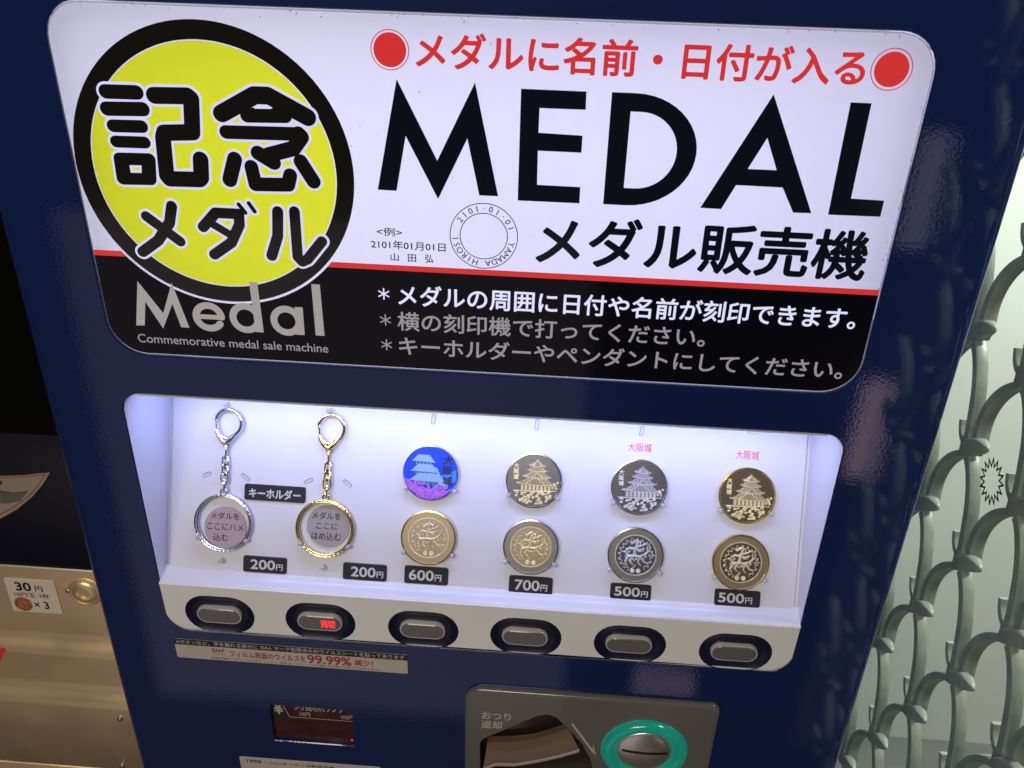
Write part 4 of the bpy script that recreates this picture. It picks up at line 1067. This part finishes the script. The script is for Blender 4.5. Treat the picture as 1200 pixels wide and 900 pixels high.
b.stroke([(-0.36804, 0.00172), (-0.37215, -0.00714), (-0.37770, -0.01499), (-0.38640, -0.02301), (-0.39606, -0.02919), (-0.41959, -0.03933)], .0010, .0031, 0)
b.poly(list(reversed([(-0.39952, -0.01199), (-0.38777, -0.01282), (-0.37848, -0.01098), (-0.38281, -0.01843), (-0.39132, -0.02083), (-0.39766, -0.02123)])), (), .00312, 1)
b.stroke([(-0.39952, -0.01199), (-0.39152, -0.01337), (-0.37848, -0.01098)], .0004, .0032, 2)
b.disc((-0.40064, -0.00642), .0018, .0032, 2, 10)
b.build('printed_border', ['paper_red', 'paper_grey', 'ink'], lroot)

# ------------------------------------------------------------------ iron grille at the right (plane x = GX) and the pane in front of it
GX = 0.262
gr = empty('iron_grille', Matrix.Translation((GX, 0.1, 0.0)), 'grey painted iron grille of overlapping curved bars beside the machine', 'grille')
C0 = Vector((-0.006, 1.5 - 0.3545)); b1 = Vector((0.0334, -0.0670)); b2 = Vector((-0.0337, -0.0625))
A_pts = [[0.0339, 0.0594], [0.0293, 0.0567], [0.0223, 0.0488], [0.0154, 0.0364], [0.0115, 0.0243], [0.0087, 0.0146], [0.007, 0.0065], [0.0057, -0.0012]]
D_pts = [[-0.0304, 0.0649], [-0.0205, 0.0584], [-0.0123, 0.0501], [-0.0053, 0.0392], [-0.002, 0.0277], [-0.0023, 0.0181], [-0.004, 0.0102], [-0.0016, 0.0022]]
def bar_mesh(pts, w0, w1, dep, xoff, prof=None):
    # flat bar swept in the grille plane: pts (y,z) relative to the joint
    v = []; q = []
    n = len(pts)
    for i, p in enumerate(pts):
        a = Vector(pts[max(0, i - 1)]); c = Vector(pts[min(n - 1, i + 1)]); t = (c - a).normalized(); nn = Vector((-t.y, t.x))
        w = w0 + (w1 - w0) * i / (n - 1); kd = 1.0
        if prof:
            u = i / (n - 1) * (len(prof) - 1); iu = min(int(u), len(prof) - 2); kd = prof[iu] + (prof[iu + 1] - prof[iu]) * (u - iu); w = w0 * kd
        for sx, sw in ((-1, -.8), (-1, .8), (-.7, 1), (.7, 1), (1, .8), (1, -.8), (.7, -1), (-.7, -1)):
            v.append((xoff + sx * dep / 2 * kd, p[0] + nn.x * w / 2 * sw, p[1] + nn.y * w / 2 * sw))
    for i in range(n - 1):
        for j in range(8): q.append((i * 8 + j, i * 8 + (j + 1) % 8, (i + 1) * 8 + (j + 1) % 8, (i + 1) * 8 + j))
    q.append(tuple(range(8))); q.append(tuple(range((n - 1) * 8 + 7, (n - 1) * 8 - 1, -1)))
    me = bpy.data.meshes.new('scroll_bar'); me.from_pydata(v, [], q); me.materials.append(M['iron'])
    me.polygons.foreach_set("use_smooth", [True] * len(me.polygons)); me.set_sharp_from_angle(angle=math.radians(40)); return me
def smooth_pts(P_, k=3):
    P_ = [Vector(p) for p in P_]
    for _ in range(k - 1):
        out = [P_[0]]
        for i in range(len(P_) - 1):
            out += [P_[i] * .75 + P_[i + 1] * .25, P_[i] * .25 + P_[i + 1] * .75]
        out.append(P_[-1]); P_ = out
    return [tuple(p) for p in P_]
meA = bar_mesh(smooth_pts(A_pts), .0068, .0074, .0070, 0.0)
meD = bar_mesh(smooth_pts(D_pts, 3), .0046, .0070, .0080, 0.0)
leaf = bar_mesh(smooth_pts([[0.0027, 0.0005], [-0.0052, 0.0085], [-0.0133, 0.0137], [-0.0219, 0.0168]]), .0100, .0015, .0075, -.004, [.7, 1.0, .9, .12])
prong = bar_mesh(smooth_pts([[0.0099, 0.0007], [0.0159, 0.002], [0.0199, 0.0056], [0.0224, 0.0111]]), .0052, .0042, .006, .001)
collar = bar_mesh(smooth_pts([(.0085, .0065), (.0070, -.0005), (.0066, -.0055)]), .0070, .0074, .0078, 0.0)
for i in range(-5, 6):
    for j in range(-6, 5):
        c = C0 + b1 * i + b2 * j
        if not (-0.15 < c.x < 0.33 and 0.80 < c.y < 1.66): continue
        for nm, me in (('scroll_bar', meA), ('scroll_bar', meD), ('leaf_tip', leaf), ('prong', prong), ('collar', collar)):
            o = bpy.data.objects.new(nm, me); COL.objects.link(o); o.parent = gr
            o.location = (0, c.x - 0.1, c.y)
# glass pane in front of the grille carrying the spiky ring mark
gp = empty('glass_pane', Matrix.Translation((0.2535, 0.1, 0.75)), 'clear glass pane with a spiky black ring mark, in front of the grille', 'glass pane')
me = bpy.data.meshes.new('pane')
y0, y1, z0_, z1_ = -0.16, 0.34, 0.75, 1.70
t_ = .0015
me.from_pydata([(dx, y - 0.1, z - 0.75) for dx in (-t_, t_) for y, z in ((y0, z0_), (y1, z0_), (y1, z1_), (y0, z1_))], [], [(0, 1, 2, 3), (7, 6, 5, 4), (0, 4, 5, 1), (1, 5, 6, 2), (2, 6, 7, 3), (3, 7, 4, 0)])
me.materials.append(M['glass']); o = bpy.data.objects.new('pane', me); COL.objects.link(o); o.parent = gp
FG = Frame((0.2518, 0, 0), (0, -1, 0), (0, 0, 1), (-1, 0, 0))
sc = (-0.01895, 1.21873); sr = .0137
b = MB(FG); nsp = 16
out_, in_ = [], []
for k in range(nsp * 2):
    a = 2 * PI * k / (nsp * 2) + .05; r1 = sr * (1.05 if k % 2 == 0 else .70)
    out_.append((-sc[0] + r1 * math.cos(a), sc[1] + r1 * math.sin(a)))
    r0 = sr * (.83 if k % 2 == 0 else .54); in_.append((-sc[0] + r0 * math.cos(a), sc[1] + r0 * math.sin(a)))
b.loft([(out_, 0.0), (in_, 0.0)], 0)
for k in range(nsp):
    a = 2 * PI * (k) / nsp + .05
    b.stroke([(-sc[0] + sr * .80 * math.cos(a - .09), sc[1] + sr * .80 * math.sin(a - .09)), (-sc[0] + sr * .99 * math.cos(a), sc[1] + sr * .99 * math.sin(a))], .0010, .00005, 0, caps=False)
WM[gp.name] = Matrix.Translation((0.2535, 0.1, 0.75))
b.build('spiky_ring_mark', ['ink'], gp)
